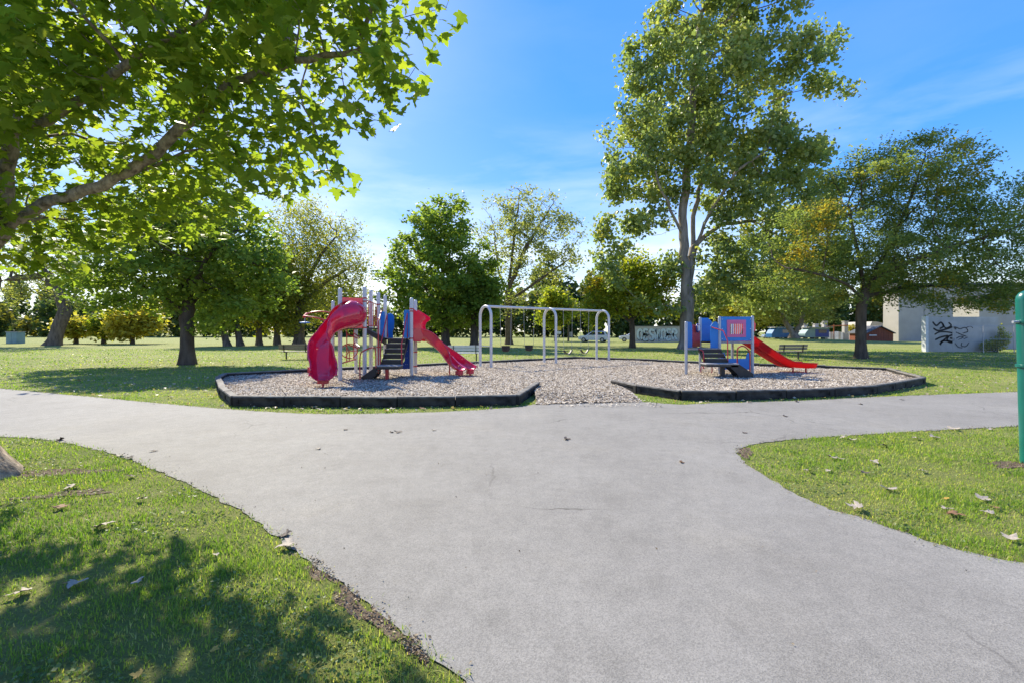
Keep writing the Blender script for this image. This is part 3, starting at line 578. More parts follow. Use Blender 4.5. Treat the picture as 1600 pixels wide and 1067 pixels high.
# swing set
A_, B_, C_ = Vector((-1.12, 19.3)), Vector((1.79, 21.45)), Vector((4.70, 23.6)); bd = (C_ - A_).normalized(); pn = Vector((bd.y, -bd.x))
SH = 2.70
sw = empty('swing_set', (B_.x, B_.y, .05), 'pale grey swing set frame of three arches and a top beam', 'swing set')
for c in (A_, B_, C_):
    pts = [(c.x + pn.x*.42, c.y + pn.y*.42, -.1), (c.x + pn.x*.42, c.y + pn.y*.42, 1.2)]
    for t in np.linspace(0, math.pi, 15): pts.append((c.x + pn.x*.42*math.cos(t), c.y + pn.y*.42*math.cos(t), SH - .46 + .42*math.sin(t)))
    pts += [(c.x - pn.x*.42, c.y - pn.y*.42, 1.2), (c.x - pn.x*.42, c.y - pn.y*.42, -.1)]
    MB().tube(pts, .06, 14).build('arch', M['post'], sw, True)
a = A_ - bd*.02; b = C_ + bd*.02
for p_, q_ in ((A_, B_), (B_, C_)): MB().tube([(p_.x + bd.x*.055, p_.y + bd.y*.055, SH - .045), (q_.x - bd.x*.055, q_.y - bd.y*.055, SH - .045)], .052, 12).build('beam', M['post'], sw, True)
MB().tube([(A_.x + pn.x*.37, A_.y + pn.y*.37, .98), (A_.x - pn.x*.37, A_.y - pn.y*.37, .98)], .016, 8).build('brace', M['post'], sw, True)
def swing(c, bucket, label, ang):
    o = empty('swing', (c.x, c.y, .45), label, 'swing', 'swings on the swing set')
    for s in (-1, 1):
        x0 = c.x + bd.x*.26*s; y0 = c.y + bd.y*.26*s; x1 = c.x + bd.x*.30*s; y1 = c.y + bd.y*.30*s
        MB().tube([(x0, y0, 0.96 if bucket else .70), (x1, y1, SH - .12)], .009, 6).build('chain', M['chain'], o, True)
        MB().tube([(x1, y1, SH - .14), (x1, y1, SH - .055)], .02, 6).build('hanger', M['galv'], o, True)
    if bucket:
        prof = [(a_, b_ + .3) for a_, b_ in ((.10, .42), (.16, .47), (.185, .58), (.19, .68), (.172, .68), (.155, .58), (.11, .50), (.02, .47))]
        MB().lathe(prof, (c.x, c.y, 0), 16).build('bucket_seat', M['tyre'], o, True)
    else:
        pts = [(c.x + bd.x*u, c.y + bd.y*u, .70 - .19*(1 - (u/.26)**2)) for u in np.linspace(-.26, .26, 11)]
        mb = MB(); V = []
        for p in pts:
            for s in (-1, 1): V.append((p[0] + pn.x*.075*s, p[1] + pn.y*.075*s, p[2]))
        mb.add(V, [(2*i, 2*i+1, 2*i+3, 2*i+2) for i in range(10)]); mb.build('belt_seat', M['rubber'], o, True, solid=.014)
swing(A_ + bd*1.05, True, 'black bucket swing closest to the bench and double slide', 0)
swing(A_ + bd*2.35, True, 'black bucket swing hanging next to the middle arch', 0)
swing(B_ + bd*1.15, False, 'black belt swing hanging next to the middle arch', 0)
swing(B_ + bd*2.3, False, 'black belt swing hanging near the arch by the white car', 0)

# benches
def bench(loc, rz, label, slatmat):
    o = empty('park_bench', (0, 0, 0), label, 'bench', 'park benches around the playground')
    for i in range(3): MB().box(-.9, .9, -.22 + .15*i, -.09 + .15*i, .43, .47).build('seat_slat', slatmat, o, bevel=.006)
    for i in range(2):
        z = .56 + .16*i; y = .26 + .04*i; MB().add([(-.9, y, z), (.9, y, z), (.9, y + .035, z + .14), (-.9, y + .035, z + .14), (-.9, y + .04, z), (.9, y + .04, z), (.9, y + .075, z + .14), (-.9, y + .075, z + .14)],
             [(0,1,2,3),(4,5,6,7),(0,1,5,4),(3,2,6,7),(0,3,7,4),(1,2,6,5)]).build('back_slat', slatmat, o, bevel=.006)
    for xx in (-.6, .6):
        MB().box(xx - .03, xx + .03, -.05, .02, -.05, .40).build('leg', M['rubber'], o); MB().box(xx - .025, xx + .025, -.22, .30, .40, .429).build('bracket', M['rubber'], o)
        MB().add([(xx - .02, .28, .40), (xx + .02, .28, .40), (xx + .02, .36, .86), (xx - .02, .36, .86), (xx - .02, .33, .40), (xx + .02, .33, .40), (xx + .02, .41, .86), (xx - .02, .41, .86)],
             [(0,1,2,3),(4,5,6,7),(0,1,5,4),(3,2,6,7),(0,3,7,4),(1,2,6,5)]).build('back_bracket', M['rubber'], o)
    o.location = loc; o.rotation_euler = (0, 0, rz)
bench((*G(464, 561), 0), R(185), 'brown bench on the lawn behind the spiral slide', M['wood'])
bench((*G(727, 564), 0), R(180), 'pale grey bench between the double slide and swing set', M['white'])
bench((*G(1233, 561), 0), R(188), 'weathered bench behind the straight slide of the blue play structure', M['wood'])

# tall green post at the path
gp = empty('green_post', (*G(1613, 724), 0), 'tall green round-topped steel post with two collars beside the path', 'post')
gx_, gy_ = gp.location.x, gp.location.y
MB().lathe([(.105, -.1), (.105, 1.98), (.098, 2.03), (.075, 2.07), (.04, 2.092), (.004, 2.1)], (gx_, gy_, 0), 28).build('shaft', M['green'], gp, True)
for z in (1.17, 1.70): MB().lathe([(.106, z), (.122, z + .006), (.122, z + .034), (.106, z + .04)], (gx_, gy_, 0), 28).build('collar', M['green'], gp, True)
MB().tube([(gx_ - .19, gy_, 1.72), (gx_ - .12, gy_, 1.72)], .016, 8).build('bolt', M['galv'], gp, True)
gp.rotation_euler = (0, R(-1.6), 0)

# ------------------------------------------------------------------ trees
def grow(lines, att, seg, kill, infl, seed, up=.05, iters=160, jit=.12):
    """space colonisation: returns node positions and parents"""
    rg = np.random.default_rng(seed); P = []; par = []
    for li, ln_ in enumerate(lines):
        pts = [np.array(p, float) for p in ln_]
        if P: d = [np.linalg.norm(q - pts[0]) for q in P]; prev = int(np.argmin(d)); start = 0
        else: P.append(pts[0]); par.append(-1); prev = 0
        for a, b in zip(pts[:-1], pts[1:]):
            k = max(1, int(np.linalg.norm(b-a)/seg))
            for j in range(1, k+1): P.append(a + (b-a)*j/k + rg.normal(0, seg*.05, 3)*(1 if len(P) > 3 else 0)); par.append(prev); prev = len(P)-1
    P = np.array(P); par = list(par); att = np.array(att)
    near = np.full(len(att), 1e9); idx = np.zeros(len(att), int)
    def upd(s):
        nonlocal near, idx
        for c0 in range(s, len(P), 400):
            D = np.linalg.norm(att[:, None, :] - P[None, c0:c0+400, :], axis=2); m = D.argmin(1); dm = D[np.arange(len(att)), m]; b = dm < near; near[b] = dm[b]; idx[b] = m[b] + c0
    upd(0)
    for it in range(iters):
        act = near < infl
        if not act.any(): break
        u = np.unique(idx[act]); dirs = np.zeros((len(P), 3)); v = att[act] - P[idx[act]]; v /= np.linalg.norm(v, axis=1)[:, None] + 1e-9; np.add.at(dirs, idx[act], v)
        d = dirs[u]; d /= np.linalg.norm(d, axis=1)[:, None] + 1e-9; d += rg.normal(0, jit, d.shape); d[:, 2] += up; d /= np.linalg.norm(d, axis=1)[:, None]
        s = len(P); P = np.vstack([P, P[u] + d*seg]); par += list(u); upd(s)
        kp = near > kill; att, near, idx = att[kp], near[kp], idx[kp]
        if len(att) == 0: break
    return P, np.array(par)
def blobs(E, n, seed, shell=.55):
    rg = np.random.default_rng(seed); E = np.array(E, float); vol = E[:, 3]*E[:, 4]*E[:, 5]; pick = rg.choice(len(E), n, p=vol/vol.sum())
    d = rg.normal(size=(n, 3)); d /= np.linalg.norm(d, axis=1)[:, None]; r = rg.uniform(0, 1, n)**shell
    return E[pick, :3] + d*r[:, None]*E[pick, 3:6]
def limbs(P, par, r_tip, r_root, flare=1.0, base_z=0):
    n = len(P); cnt = np.zeros(n); ch = [[] for _ in range(n)]
    for i in range(n-1, 0, -1):
        if not ch[i]: cnt[i] = max(cnt[i], 1)
        cnt[par[i]] += cnt[i]; ch[par[i]].append(i)
    cnt[0] = max(cnt[0], 2); e = math.log(cnt[0])/math.log(r_root/r_tip); rad = r_tip*np.maximum(cnt, 1)**(1/e)
    return rad, ch
def limb_mesh(P, par, rad, ch, base_z, flare, kmax=14, rmin=0):
    Vs, Fs = [], []; nv = 0; n = len(P)
    starts = [(0, -1)]
    while starts:
        i, p = starts.pop(); chain = [p, i] if p >= 0 else [i]
        while ch[i]:
            c = sorted(ch[i], key=lambda a: -rad[a]); starts += [(a, i) for a in c[1:]]; i = c[0]; chain.append(i)
        pts = P[chain]; rr = rad[chain].copy()
        if p >= 0: rr[0] = rr[1]*1.08
        if len(pts) < 2 or rr.max() < rmin: continue
        rmax = rr[1]; k = kmax if rmax > .12 else (8 if rmax > .05 else (5 if rmax > .02 else 4))
        T = np.gradient(pts, axis=0); T /= np.linalg.norm(T, axis=1)[:, None] + 1e-9
        ref = np.array([1., 0, 0]) if abs(T[0, 2]) > .8 else np.array([0, 0, 1.]); N = np.cross(T, ref); N /= np.linalg.norm(N, axis=1)[:, None] + 1e-9; Bn = np.cross(T, N)
        an = np.arange(k)*2*math.pi/k; ring = pts[:, None, :] + rr[:, None, None]*(np.cos(an)[None, :, None]*N[:, None, :] + np.sin(an)[None, :, None]*Bn[:, None, :])
        if flare and p < 0:
            h = np.clip(1 - (ring[:, :, 2] - base_z)/1.1, 0, 1)**2.2; lob = 1 + .38*np.sin(an*3 + .3)[None, :] + .22*np.sin(an*5)[None, :] + .12*np.sin(an*9 + 2)[None, :]
            ring[:, :, :2] = pts[:, None, :2] + (ring[:, :, :2] - pts[:, None, :2])*(1 + flare*h*lob)[:, :, None]
        Vs.append(ring.reshape(-1, 3)); m = len(pts)
        i0, j0 = np.meshgrid(np.arange(m-1), np.arange(k), indexing='ij'); a_ = nv + i0*k + j0; b_ = nv + i0*k + (j0+1) % k
        Fs.append(np.stack([a_, b_, b_ + k, a_ + k], 2).reshape(-1, 4)); nv += m*k
    return np.vstack(Vs), np.vstack(Fs)
def leaf_frames(n, rg, upb=.6, droop=0.):
    nrm = rg.normal(size=(n, 3)); nrm[:, 2] = np.abs(nrm[:, 2])*.8 + upb; nrm /= np.linalg.norm(nrm, axis=1)[:, None]
    t = rg.normal(size=(n, 3)); t[:, 2] -= droop; t -= nrm*(t*nrm).sum(1)[:, None]; t /= np.linalg.norm(t, axis=1)[:, None] + 1e-9
    return nrm, t, np.cross(nrm, t)
def leaf_quads(pos, size, asp, rg, upb=.6, droop=.3, clump=None):
    n = len(pos); N, T, B = leaf_frames(n, rg, upb, droop); L_ = size*rg.uniform(.65, 1.3, n); W = L_*asp*rg.uniform(.8, 1.2, n); f = L_*.12
    V = np.zeros((n, 4, 3), np.float32)
    V[:, 0] = pos - T*(L_*.5)[:, None]; V[:, 1] = pos + B*(W*.5)[:, None] + N*f[:, None] - T*(L_*.08)[:, None]
    V[:, 2] = pos + T*(L_*.5)[:, None]; V[:, 3] = pos - B*(W*.5)[:, None] + N*f[:, None] - T*(L_*.08)[:, None]
    q = np.arange(n)*4; F = np.concatenate([np.stack([q, q+1, q+2], 1), np.stack([q, q+2, q+3], 1)])
    v = rg.uniform(0, 1, n)
    if clump is not None: v = np.clip(.55*v + .45*clump, 0, 1)
    return V.reshape(-1, 3), F, np.repeat(v, 4)
def leaf_points(P, rad, n, spread, thresh, seed, flat=1.0, keep=1.0):
    rg = np.random.default_rng(seed); tips = np.nonzero(rad <= thresh)[0]
    if keep < 1: tips = rg.choice(tips, max(1, int(len(tips)*keep)), replace=False)
    tv = rg.uniform(0, 1, len(P)); w_ = rg.uniform(.25, 1, len(tips)); pk = rg.choice(tips, n, p=w_/w_.sum()); d = rg.normal(size=(n, 3))*spread; d[:, 2] *= flat
    return P[pk] + d, tv[pk]
TREES = {}
def tree(name, label, base, ell, trunk, h_lines, leaves, lsize, asp, mat, bark, r_root, seed, seg=.45, natt=900, spread=.35, flare=.9, flat=.7, up=.05, r_tip=.012, thr=.03, keep=1., group='park trees', droop=.3, upb=.6, rmin=0., kill=None, infl=None):
    """ell: crown lobes (px, py, rx, rz) in the photograph at the tree's own distance, given real depth"""
    bx, by, bz = base; s = by/FOC; E = []
    for (px, py, rx, rz, *dy) in ell:
        c = AT(px, py, by); E.append((c.x, by + (dy[0] if dy else 0), c.z, rx*s, (rx*.85 + rz*.15)*s, rz*s))
    lines = [[(bx, by, bz - .15)] + [tuple(AT(px, py, by + d)) for px, py, d in trunk]] + [[tuple(AT(px, py, by + d)) for px, py, d in l] for l in h_lines]
    att = blobs(E, natt, seed); P, par = grow(lines, att, seg, kill or seg*1.5, infl or seg*14, seed, up)
    rad, ch = limbs(P, par, r_tip, r_root)
    o = empty(name, (bx, by, bz), label, 'tree', group)
    off = np.array([bx, by, bz]); V, F = limb_mesh(P, par, rad, ch, bz, flare, rmin=rmin)
    t_ = link('trunk', fast_mesh('trunk', V - off, F), bark, o); t_.data.polygons.foreach_set('use_smooth', [True]*len(t_.data.polygons))
    rg = np.random.default_rng(seed + 5); pos, cv = leaf_points(P, rad, leaves, spread, thr, seed + 9, flat, keep)
    V, F, v = leaf_quads(pos - off, lsize, asp, rg, upb, droop, cv)
    c_ = link('crown', fast_mesh('crown', V, F, v), mat, o); c_['kind'] = 'stuff'
    return o
def base_at(px, py): x, y = G(px, py); return (x, y, float(mound(x, y)))
tree('maple_tree', 'broad dark green maple with a straight dark trunk on the open lawn', base_at(293, 569.5),
     [(290,395,140,80),(160,440,75,42),(400,430,70,62),(290,330,100,60),(205,468,62,34),(385,482,52,32),(300,440,95,48),(130,468,36,24),(235,362,80,50)], [(292,500,0),(294,470,0),(296,420,.2),(297,360,0)],
     [[(292,490,0),(265,470,-.5),(225,448,-1)],[(294,480,0),(320,455,.5),(360,440,.8)],[(294,470,0),(270,420,1.2),(240,380,1.5)],[(294,470,0),(320,410,-1.2),(350,370,-1.5)]],
     23000, .22, .8, M['maple2'], M['darkbark'], .29, 21, seg=.4, natt=1500, spread=.28, flare=.55, r_tip=.010, thr=.022)
tree('maple_tree', 'dense dome shaped dark maple behind the double slide', base_at(696, 542),
     [(690,430,92,78),(692,355,60,50),(628,450,42,52),(755,440,42,60),(690,480,80,40)], [(696,510,0),(694,480,0),(692,430,0)],
     [[(694,500,0),(672,460,-1),(650,430,-1)],[(694,495,0),(715,450,1),(735,420,1)],[(694,490,0),(690,400,-1),(688,350,0)]],
     21000, .37, .8, M['maple2'], M['darkbark'], .42, 22, seg=.7, natt=1300, spread=.42, flare=.6, r_tip=.015, thr=.035)
tree('ash_tree', 'tall thinning tree with bare upper branches behind the swing set', base_at(795, 538.5),
     [(835,380,82,78),(775,360,45,50),(805,330,55,45),(860,420,45,35),(800,470,40,35),(770,430,28,40)], [(795,505,0),(794,470,0),(796,440,0)],
     [[(794,470,0),(778,420,1),(772,360,1)],[(796,450,0),(815,400,-1),(850,340,0),(870,310,0)],[(796,440,0),(803,370,0),(812,300,0)],[(796,470,0),(840,440,0),(890,405,0)]],
     9000, .34, .6, M['palegreen'], M['bark'], .42, 23, seg=.7, natt=1500, spread=.5, flare=.5, r_tip=.022, thr=.04, keep=.4)
tree('maple_tree', 'narrow dark tree half hidden beside the dome shaped maple', base_at(741, 542), [(752,470,30,42),(745,440,22,26)], [(741,510,0),(742,480,0)], [], 5000, .36, .8, M['maple2'], M['darkbark'], .4, 24, seg=.7, natt=300, spread=.6, flare=.5, r_tip=.02, thr=.04)
tree('linden_tree', 'small lime and yellow tree beside the graffiti wall', base_at(988, 543.5),
     [(985,455,68,42),(990,418,42,28),(935,472,30,26),(1035,485,26,22),(930,505,20,16)], [(988,515,0),(984,490,0),(980,460,0)], [[(986,505,0),(960,480,0),(930,470,0)],[(986,500,0),(1010,480,0),(1035,480,0)]],
     12000, .30, .8, M['lime'], M['darkbark'], .26, 25, seg=.55, natt=700, spread=.5, flare=.5, r_tip=.014, thr=.03)
tree('poplar_tree', 'very tall double trunked poplar behind the small blue play structure', base_at(1073, 545.5),
     [(1125,20,120,66),(1015,105,52,60),(1000,235,68,82),(1095,150,105,105),(1215,105,85,52),(1190,250,85,80),(1225,345,85,66),(965,305,36,46),(1000,350,36,44),(1030,425,26,34),(1290,70,50,26),(1310,140,36,20),(1175,400,55,40),(1060,260,70,60),(1130,-70,90,60),(930,400,20,34),(1235,420,60,30),(1290,310,36,40),(1255,250,45,40),(1270,380,60,46),(1155,405,46,46),(1160,440,50,34),(1210,460,50,26),(1120,450,26,30),(1150,330,60,40)],
     [(1073,500,0),(1074,455,0),(1069,400,0),(1066,340,.3),(1078,230,.5),(1085,120,0),(1095,20,0)],
     [[(1074,452,0),(1083,390,.8),(1082,340,1),(1105,250,1.5),(1130,150,1)],[(1083,395,.8),(1100,350,0),(1125,310,-1),(1150,268,-2),(1200,235,-2)],[(1072,505,-.3),(1058,485,-.6),(1045,478,-.8),(1010,482,-1)],[(1068,370,0),(1035,300,-1.5),(1010,240,-2)],[(1090,375,.6),(1130,350,1),(1180,345,1.5)],[(1010,482,-1),(965,440,-1),(935,400,-1)]],
     60000, .37, .85, M['poplar'], M['palebark'], .60, 26, seg=.8, natt=3000, spread=.48, flare=.7, r_tip=.016, thr=.026, flat=.9, keep=.62, droop=.6, upb=.2)
tree('honey_locust', 'spreading feathery locust with a dark trunk behind the playground border', base_at(1345, 560),
     [(1400,285,125,62),(1490,350,115,72),(1270,375,95,62),(1500,445,115,36),(1225,440,60,36),(1390,410,115,50),(1585,400,60,70),(1450,235,60,32),(1340,270,65,40),(1290,470,50,22),(1540,478,90,18),(1440,474,70,16),(1600,470,60,22)], [(1345,520,0),(1347,480,0),(1352,455,0),(1362,420,0)],
     [[(1349,470,0),(1325,445,-1),(1285,430,-1.5),(1240,420,-1.5)],[(1352,455,0),(1385,390,1),(1420,320,1.2),(1440,260,1)],[(1356,440,0),(1420,410,-1.5),(1490,385,-2),(1560,365,-2)],[(1352,455,0),(1340,390,.5),(1325,320,1)],[(1350,465,0),(1410,450,1.5),(1480,445,2)]],
     68000, .18, .5, M['locust'], M['darkbark'], .27, 27, seg=.42, natt=2600, spread=.30, flare=.5, r_tip=.009, thr=.02, flat=.62, keep=.8, up=.02)
tree('silver_maple', 'pale green fork trunked tree on the low rise by the trailers', base_at(1243, 534), [(1240,445,58,50),(1175,450,45,45),(1285,470,34,38),(1215,480,62,26)], [(1241,528,0),(1238,520,0),(1228,505,0),(1215,480,0)], [[(1241,525,0),(1252,505,0),(1258,470,0)]],
     14000, .42, .75, M['palegreen'], M['palebark'], .62, 28, seg=.85, natt=700, spread=.75, flare=.7, r_tip=.02, thr=.05)
tree('willow_tree', 'thick leaning trunk of a pale leaved tree beyond the open lawn', base_at(82, 540), [(60,410,85,50),(15,450,45,42),(110,440,45,42),(40,350,80,50)], [(92,510,0),(104,485,0),(92,460,0),(68,420,0)], [[(100,490,0),(118,460,1),(125,430,1)],[(72,430,0),(30,435,-1),(0,440,-1)]],
     9000, .32, .5, M['palegreen'], M['bark'], .62, 29, seg=.8, natt=900, spread=.55, flare=.5, r_tip=.018, thr=.04, keep=.55)
for i, (px, py, tx, ell, lab, m_, nl) in enumerate([
    (356, 541, 340, [(330,460,45,40),(340,500,35,20)], 'slanting dark trunk beside the cluster of trees beyond the broad maple', 'maple2', 6000),
    (376, 540.5, 366, [(372,430,55,50),(350,480,40,30)], 'second slanting trunk in the cluster beyond the broad maple', 'lime', 8000),
    (405, 539.5, 404, [(408,440,50,50),(410,490,45,26)], 'upright grey trunk in the cluster beyond the broad maple', 'lime', 8000),
    (433, 539, 432, [(440,450,45,60),(445,500,35,20)], 'last upright trunk of the cluster towards the yellow green willow', 'willow', 8000)]):
    tree('cluster_tree', lab, base_at(px, py), ell, [(px + (tx-px)*.4, 520, 0), (px + (tx-px)*.8, 500, 0), (tx, 470, 0)], [], nl, .36, .7, M[m_], M['bark'], .32, 40 + i, seg=.8, natt=420, spread=.7, flare=.5, r_tip=.02, thr=.05)
tree('willow_tree', 'tall yellow green tree standing behind the spiral slide', base_at(467, 538.7), [(500,395,72,66),(555,420,32,66),(450,420,46,56),(525,480,55,32),(470,345,55,32),(560,490,26,30)], [(468,510,0),(470,480,0),(476,440,0),(480,400,0)],
     [[(470,490,0),(460,450,1),(455,400,1)],[(474,450,0),(500,400,-1),(525,370,-1)],[(476,470,0),(510,440,1),(545,420,1)]],
     16000, .34, .5, M['willow'], M['bark'], .6, 30, seg=.75, natt=1300, spread=.62, flare=.5, r_tip=.018, thr=.04, keep=.7, droop=1.2, flat=1.2)
for i, (px, py, ell, lab, m_, nl) in enumerate([
    (207, 537.5, [(210,500,32,22),(228,508,24,16),(200,512,20,12)], 'golden yellow tree beyond the trunk of the broad maple', 'gold', 6000),
    (119, 537, [(121,514,17,13)], 'small round golden tree next to the thick leaning trunk', 'gold', 2500),
    (162, 537, [(165,508,18,13)], 'small green tree between the two golden trees', 'lime', 2500),
    (868, 533, [(868,480,26,34),(858,500,18,18)], 'slim yellow turning tree behind the middle arch of the swing set', 'lime', 5000),
    (1160, 532, [(1162,478,30,26),(1180,495,22,18)], 'bright yellow tree behind the barred window panel', 'gold', 6000),
    (1118, 531, [(1115,460,30,32),(1135,480,26,26)], 'pale green tree between the poplar and the yellow tree', 'palegreen', 6000),
    (1500, 531, [(1490,505,20,14)], 'low green tree against the long pale building', 'lime', 1500)]):
    tree('far_tree', lab, base_at(px, py), ell, [(px, 525, 0), (px, 515, 0)], [], nl, .5, .75, M[m_], M['darkbark'], .22, 60 + i, seg=.9, natt=260, spread=.8, flare=.3, r_tip=.02, thr=.07, group='far park trees')
# woodland that closes the view: reads as one mass
rg = np.random.default_rng(77); E = []
for X in np.arange(-230, 215, 3.4):
    Y = 128 + rg.uniform(-8, 12) + abs(X)*.05; h = rg.uniform(6.5, 12.5) + 2.2*np.sin(X*.06 + 1)
    if X > 52: h += rg.uniform(1, 4)
    if -40 < X < 30: h += rg.uniform(0, 2.5)
    E.append((X, Y, h*.5, rg.uniform(2.6, 4.2), 3, h*.58))
    if rg.uniform() < .4: E.append((X + 2, Y + 12, h*.9, rg.uniform(3, 5), 3, h*.8 + 2))
pos = blobs(E, 125000, 78, .42); pos = pos[pos[:, 2] > .05]
V, F, v = leaf_quads(pos, 1.25, .8, rg, .4, .2, np.sin(pos[:, 0]*.31)*.5 + .5)
wd_ = link('distant_woodland', fast_mesh('distant_woodland', V, F, v), M['darkwood']); tag(wd_, 'dark line of distant trees and hedges closing the park', kind='stuff')

# near maple, trunk just out of frame, crown overhanging the lawn
MX, MY = -6.12, 4.98
nm_ = empty('maple_tree', (MX, MY, 0), 'large near maple with big sunlit green leaves overhanging the grass', 'tree', 'park trees')
mblobs = [(100,60,4.5,.85),(250,60,4.5,.85),(400,60,4.4,.75),(530,45,4.3,.62),(610,45,4.2,.48),(640,110,4.1,.36),(570,150,4.2,.45),(470,150,4.4,.6),(380,180,4.6,.6),(500,235,4.4,.40),(430,285,4.7,.42),(520,280,4.5,.22),(470,330,4.9,.2),(410,345,5.4,.3),(330,320,5.4,.42),(250,310,5.8,.5),(150,345,5.9,.45),(60,385,5.9,.4),(205,392,6.0,.26),(20,250,5.9,.7),(130,220,5.9,.7),(280,215,5.6,.5),
          (0,100,4.2,1.0),(150,-80,4.3,1.2),(400,-70,4.3,1.0),(600,-60,4.0,.7),(-220,80,5,1.4),(-180,320,5.2,1.0),(310,360,6.3,.34),(395,368,6.3,.26),(110,385,6.6,.42),(-60,400,6.2,.5),(-250,300,4,1.2),(30,410,5.6,.22),(655,30,3.9,.3),(150,395,5.6,.3),(90,400,5.9,.32),(240,360,5.8,.36),(330,350,5.8,.3),(180,310,5.4,.45),(70,330,6.2,.5),(220,250,6.2,.6),(330,260,6.0,.5),(60,150,6.2,.8),(250,140,6.0,.7),(420,230,5.4,.4),(470,60,5.4,.5),(360,100,5.8,.5)]
E = []
for px, py, Y, r in mblobs: c = AT(px, py, Y); E.append((c.x, c.y, c.z, r, r, r*.8))
L = lambda *a: [tuple(AT(*p)) for p in a]
lines = [[(MX, MY, -.15), (MX, MY, .5), tuple(AT(-62,560,5.0)), tuple(AT(-48,440,5.0)), tuple(AT(-22,384,5.0))],
         L((-22,384,5.0),(20,345,5.0),(75,316,5.0),(160,290,5.0),(240,245,5.0),(300,185,4.9),(360,135,4.7),(460,95,4.5),(560,80,4.3)),
         L((165,288,5.0),(235,262,5.2),(290,238,5.4),(360,225,5.5)),
         L((0,358,5.0),(12,270,5.0),(18,205,4.9),(75,190,4.7),(135,150,4.6),(215,85,4.4),(320,30,4.3)),
         L((14,250,5.0),(30,150,5.1),(45,20,5.2),(60,-130,5.0)),
         L((-10,380,5.0),(25,352,5.3),(70,340,5.8),(130,345,6.0)),
         L((-30,400,5.0),(-120,300,5.0),(-220,180,5.0)),
         L((30,215,4.8),(110,210,5.2),(170,225,5.6))]
att = blobs(E, 2000, 91); P, par = grow(lines, att, .16, .2, 2.6, 92, 0.02)
rad, ch = limbs(P, par, .0030, .145)
off = np.array([MX, MY, 0]); V, F = limb_mesh(P, par, rad, ch, 0, 2.9, kmax=22)
# trunk and limb thickness follows the pipe rule but keeps the two low limbs stout
t_ = link('trunk', fast_mesh('trunk', V - off, F), M['maplebark'], nm_); t_.data.polygons.foreach_set('use_smooth', [True]*len(t_.data.polygons))
half = [(.16,-.05),(.36,-.02),(.29,.09),(.42,.15),(.55,.37),(.38,.37),(.25,.38),(.25,.57),(.14,.58),(.14,.77)]
outl = [(0., 0.)] + half + [(0., 1.)] + [(-x, y) for x, y in half[::-1]]
LV = np.array([(0, .3, 0)] + [(x, y, 0) for x, y in outl], float); LV[:, 1] -= .3; nl = len(outl)
LF = np.array([(0, 1 + i, 1 + (i+1) % nl) for i in range(nl)])
def leaf_shape(seed, curl=.22):
    rg = np.random.default_rng(seed); v = LV.copy(); v[:, :2] *= rg.uniform(.9, 1.1, (1, 2)); r2_ = (v[:, 0]**2 + v[:, 1]**2)
    v[:, 2] = -curl*np.abs(v[:, 0])*1.2*rg.uniform(.3, 1.3) - curl*rg.uniform(.2, 1)*np.maximum(v[:, 1], 0)**2*1.6 + rg.normal(0, .025, len(v)); return v
shapes = [leaf_shape(i) for i in range(8)]
rg = np.random.default_rng(93); n = 17500; pos, cv = leaf_points(P, rad, n, .13, .008, 94, .9)
pos[:, 2] -= .05
N_, T_, B_2 = leaf_frames(n, rg, .75, .9); size = rg.uniform(.075, .165, n); var = np.clip(.6*rg.uniform(0, 1, n) + .4*cv, 0, 1)
off_sun = np.array([-to_sun.x/to_sun.z, -to_sun.y/to_sun.z]); shx = pos[:, 0] + off_sun[0]*pos[:, 2]; shy = pos[:, 1] + off_sun[1]*pos[:, 2]
keep = ~(inside(shx - .12, shy - .05, path_poly) & (shy > 1.9)); keep &= np.hypot(pos[:, 0], pos[:, 1]) > 2.2
pos, N_, T_, B_2, size, var = [a[keep] for a in (pos, N_, T_, B_2, size, var)]
from mathutils.kdtree import KDTree
kd = KDTree(len(pos))
for i_, p_ in enumerate(pos): kd.insert(p_, i_)
kd.balance(); keep = np.array([kd.find_n(p_, 14)[-1][2] < .27 for p_ in pos])      # no leaf far from its neighbours
pos, N_, T_, B_2, size, var = [a[keep] for a in (pos, N_, T_, B_2, size, var)]; n = len(pos)
pxs = 800 + FOC*pos[:, 0]/pos[:, 1]; pys = HOR - FOC*(pos[:, 2]-EYE)/pos[:, 1]
inf_ = (pxs > 10) & (pxs < 1500) & (pys > 10); score = np.where(inf_, size/np.linalg.norm(pos - np.array([0, 0, EYE]), axis=1), 0)
single = np.argsort(-score)[:300]; rest = np.setdiff1d(np.arange(n), single); sh = rg.integers(0, 8, n); Vs = []; vv = []
SA = np.array(shapes)
W = SA[sh[rest]]*size[rest][:, None, None]
Vw = (pos[rest] - off)[:, None, :] + W[:, :, 0:1]*B_2[rest][:, None, :] + W[:, :, 1:2]*T_[rest][:, None, :] + W[:, :, 2:3]*N_[rest][:, None, :]
Fw = (LF[None] + (np.arange(len(rest))*len(LV))[:, None, None]).reshape(-1, 3)
cr_ = link('crown', fast_mesh('crown', Vw.reshape(-1, 3), Fw, np.repeat(var[rest], len(LV))), M['maple'], nm_); cr_['kind'] = 'stuff'
lm = [fast_mesh('leaf', s_, LF, np.full(len(LV), (i*3 % 8)/8 + .05)) for i, s_ in enumerate(shapes)]
for m_ in lm: m_.materials.append(M['maple'])
for i in single:
    o = bpy.data.objects.new('leaf', lm[sh[i]]); C.objects.link(o); o.parent = nm_
    Mx = Matrix([[*(B_2[i]*size[i])], [*(T_[i]*size[i])], [*(N_[i]*size[i])]]).transposed().to_4x4(); Mx.translation = Vector(pos[i] - off); o.matrix_local = Mx

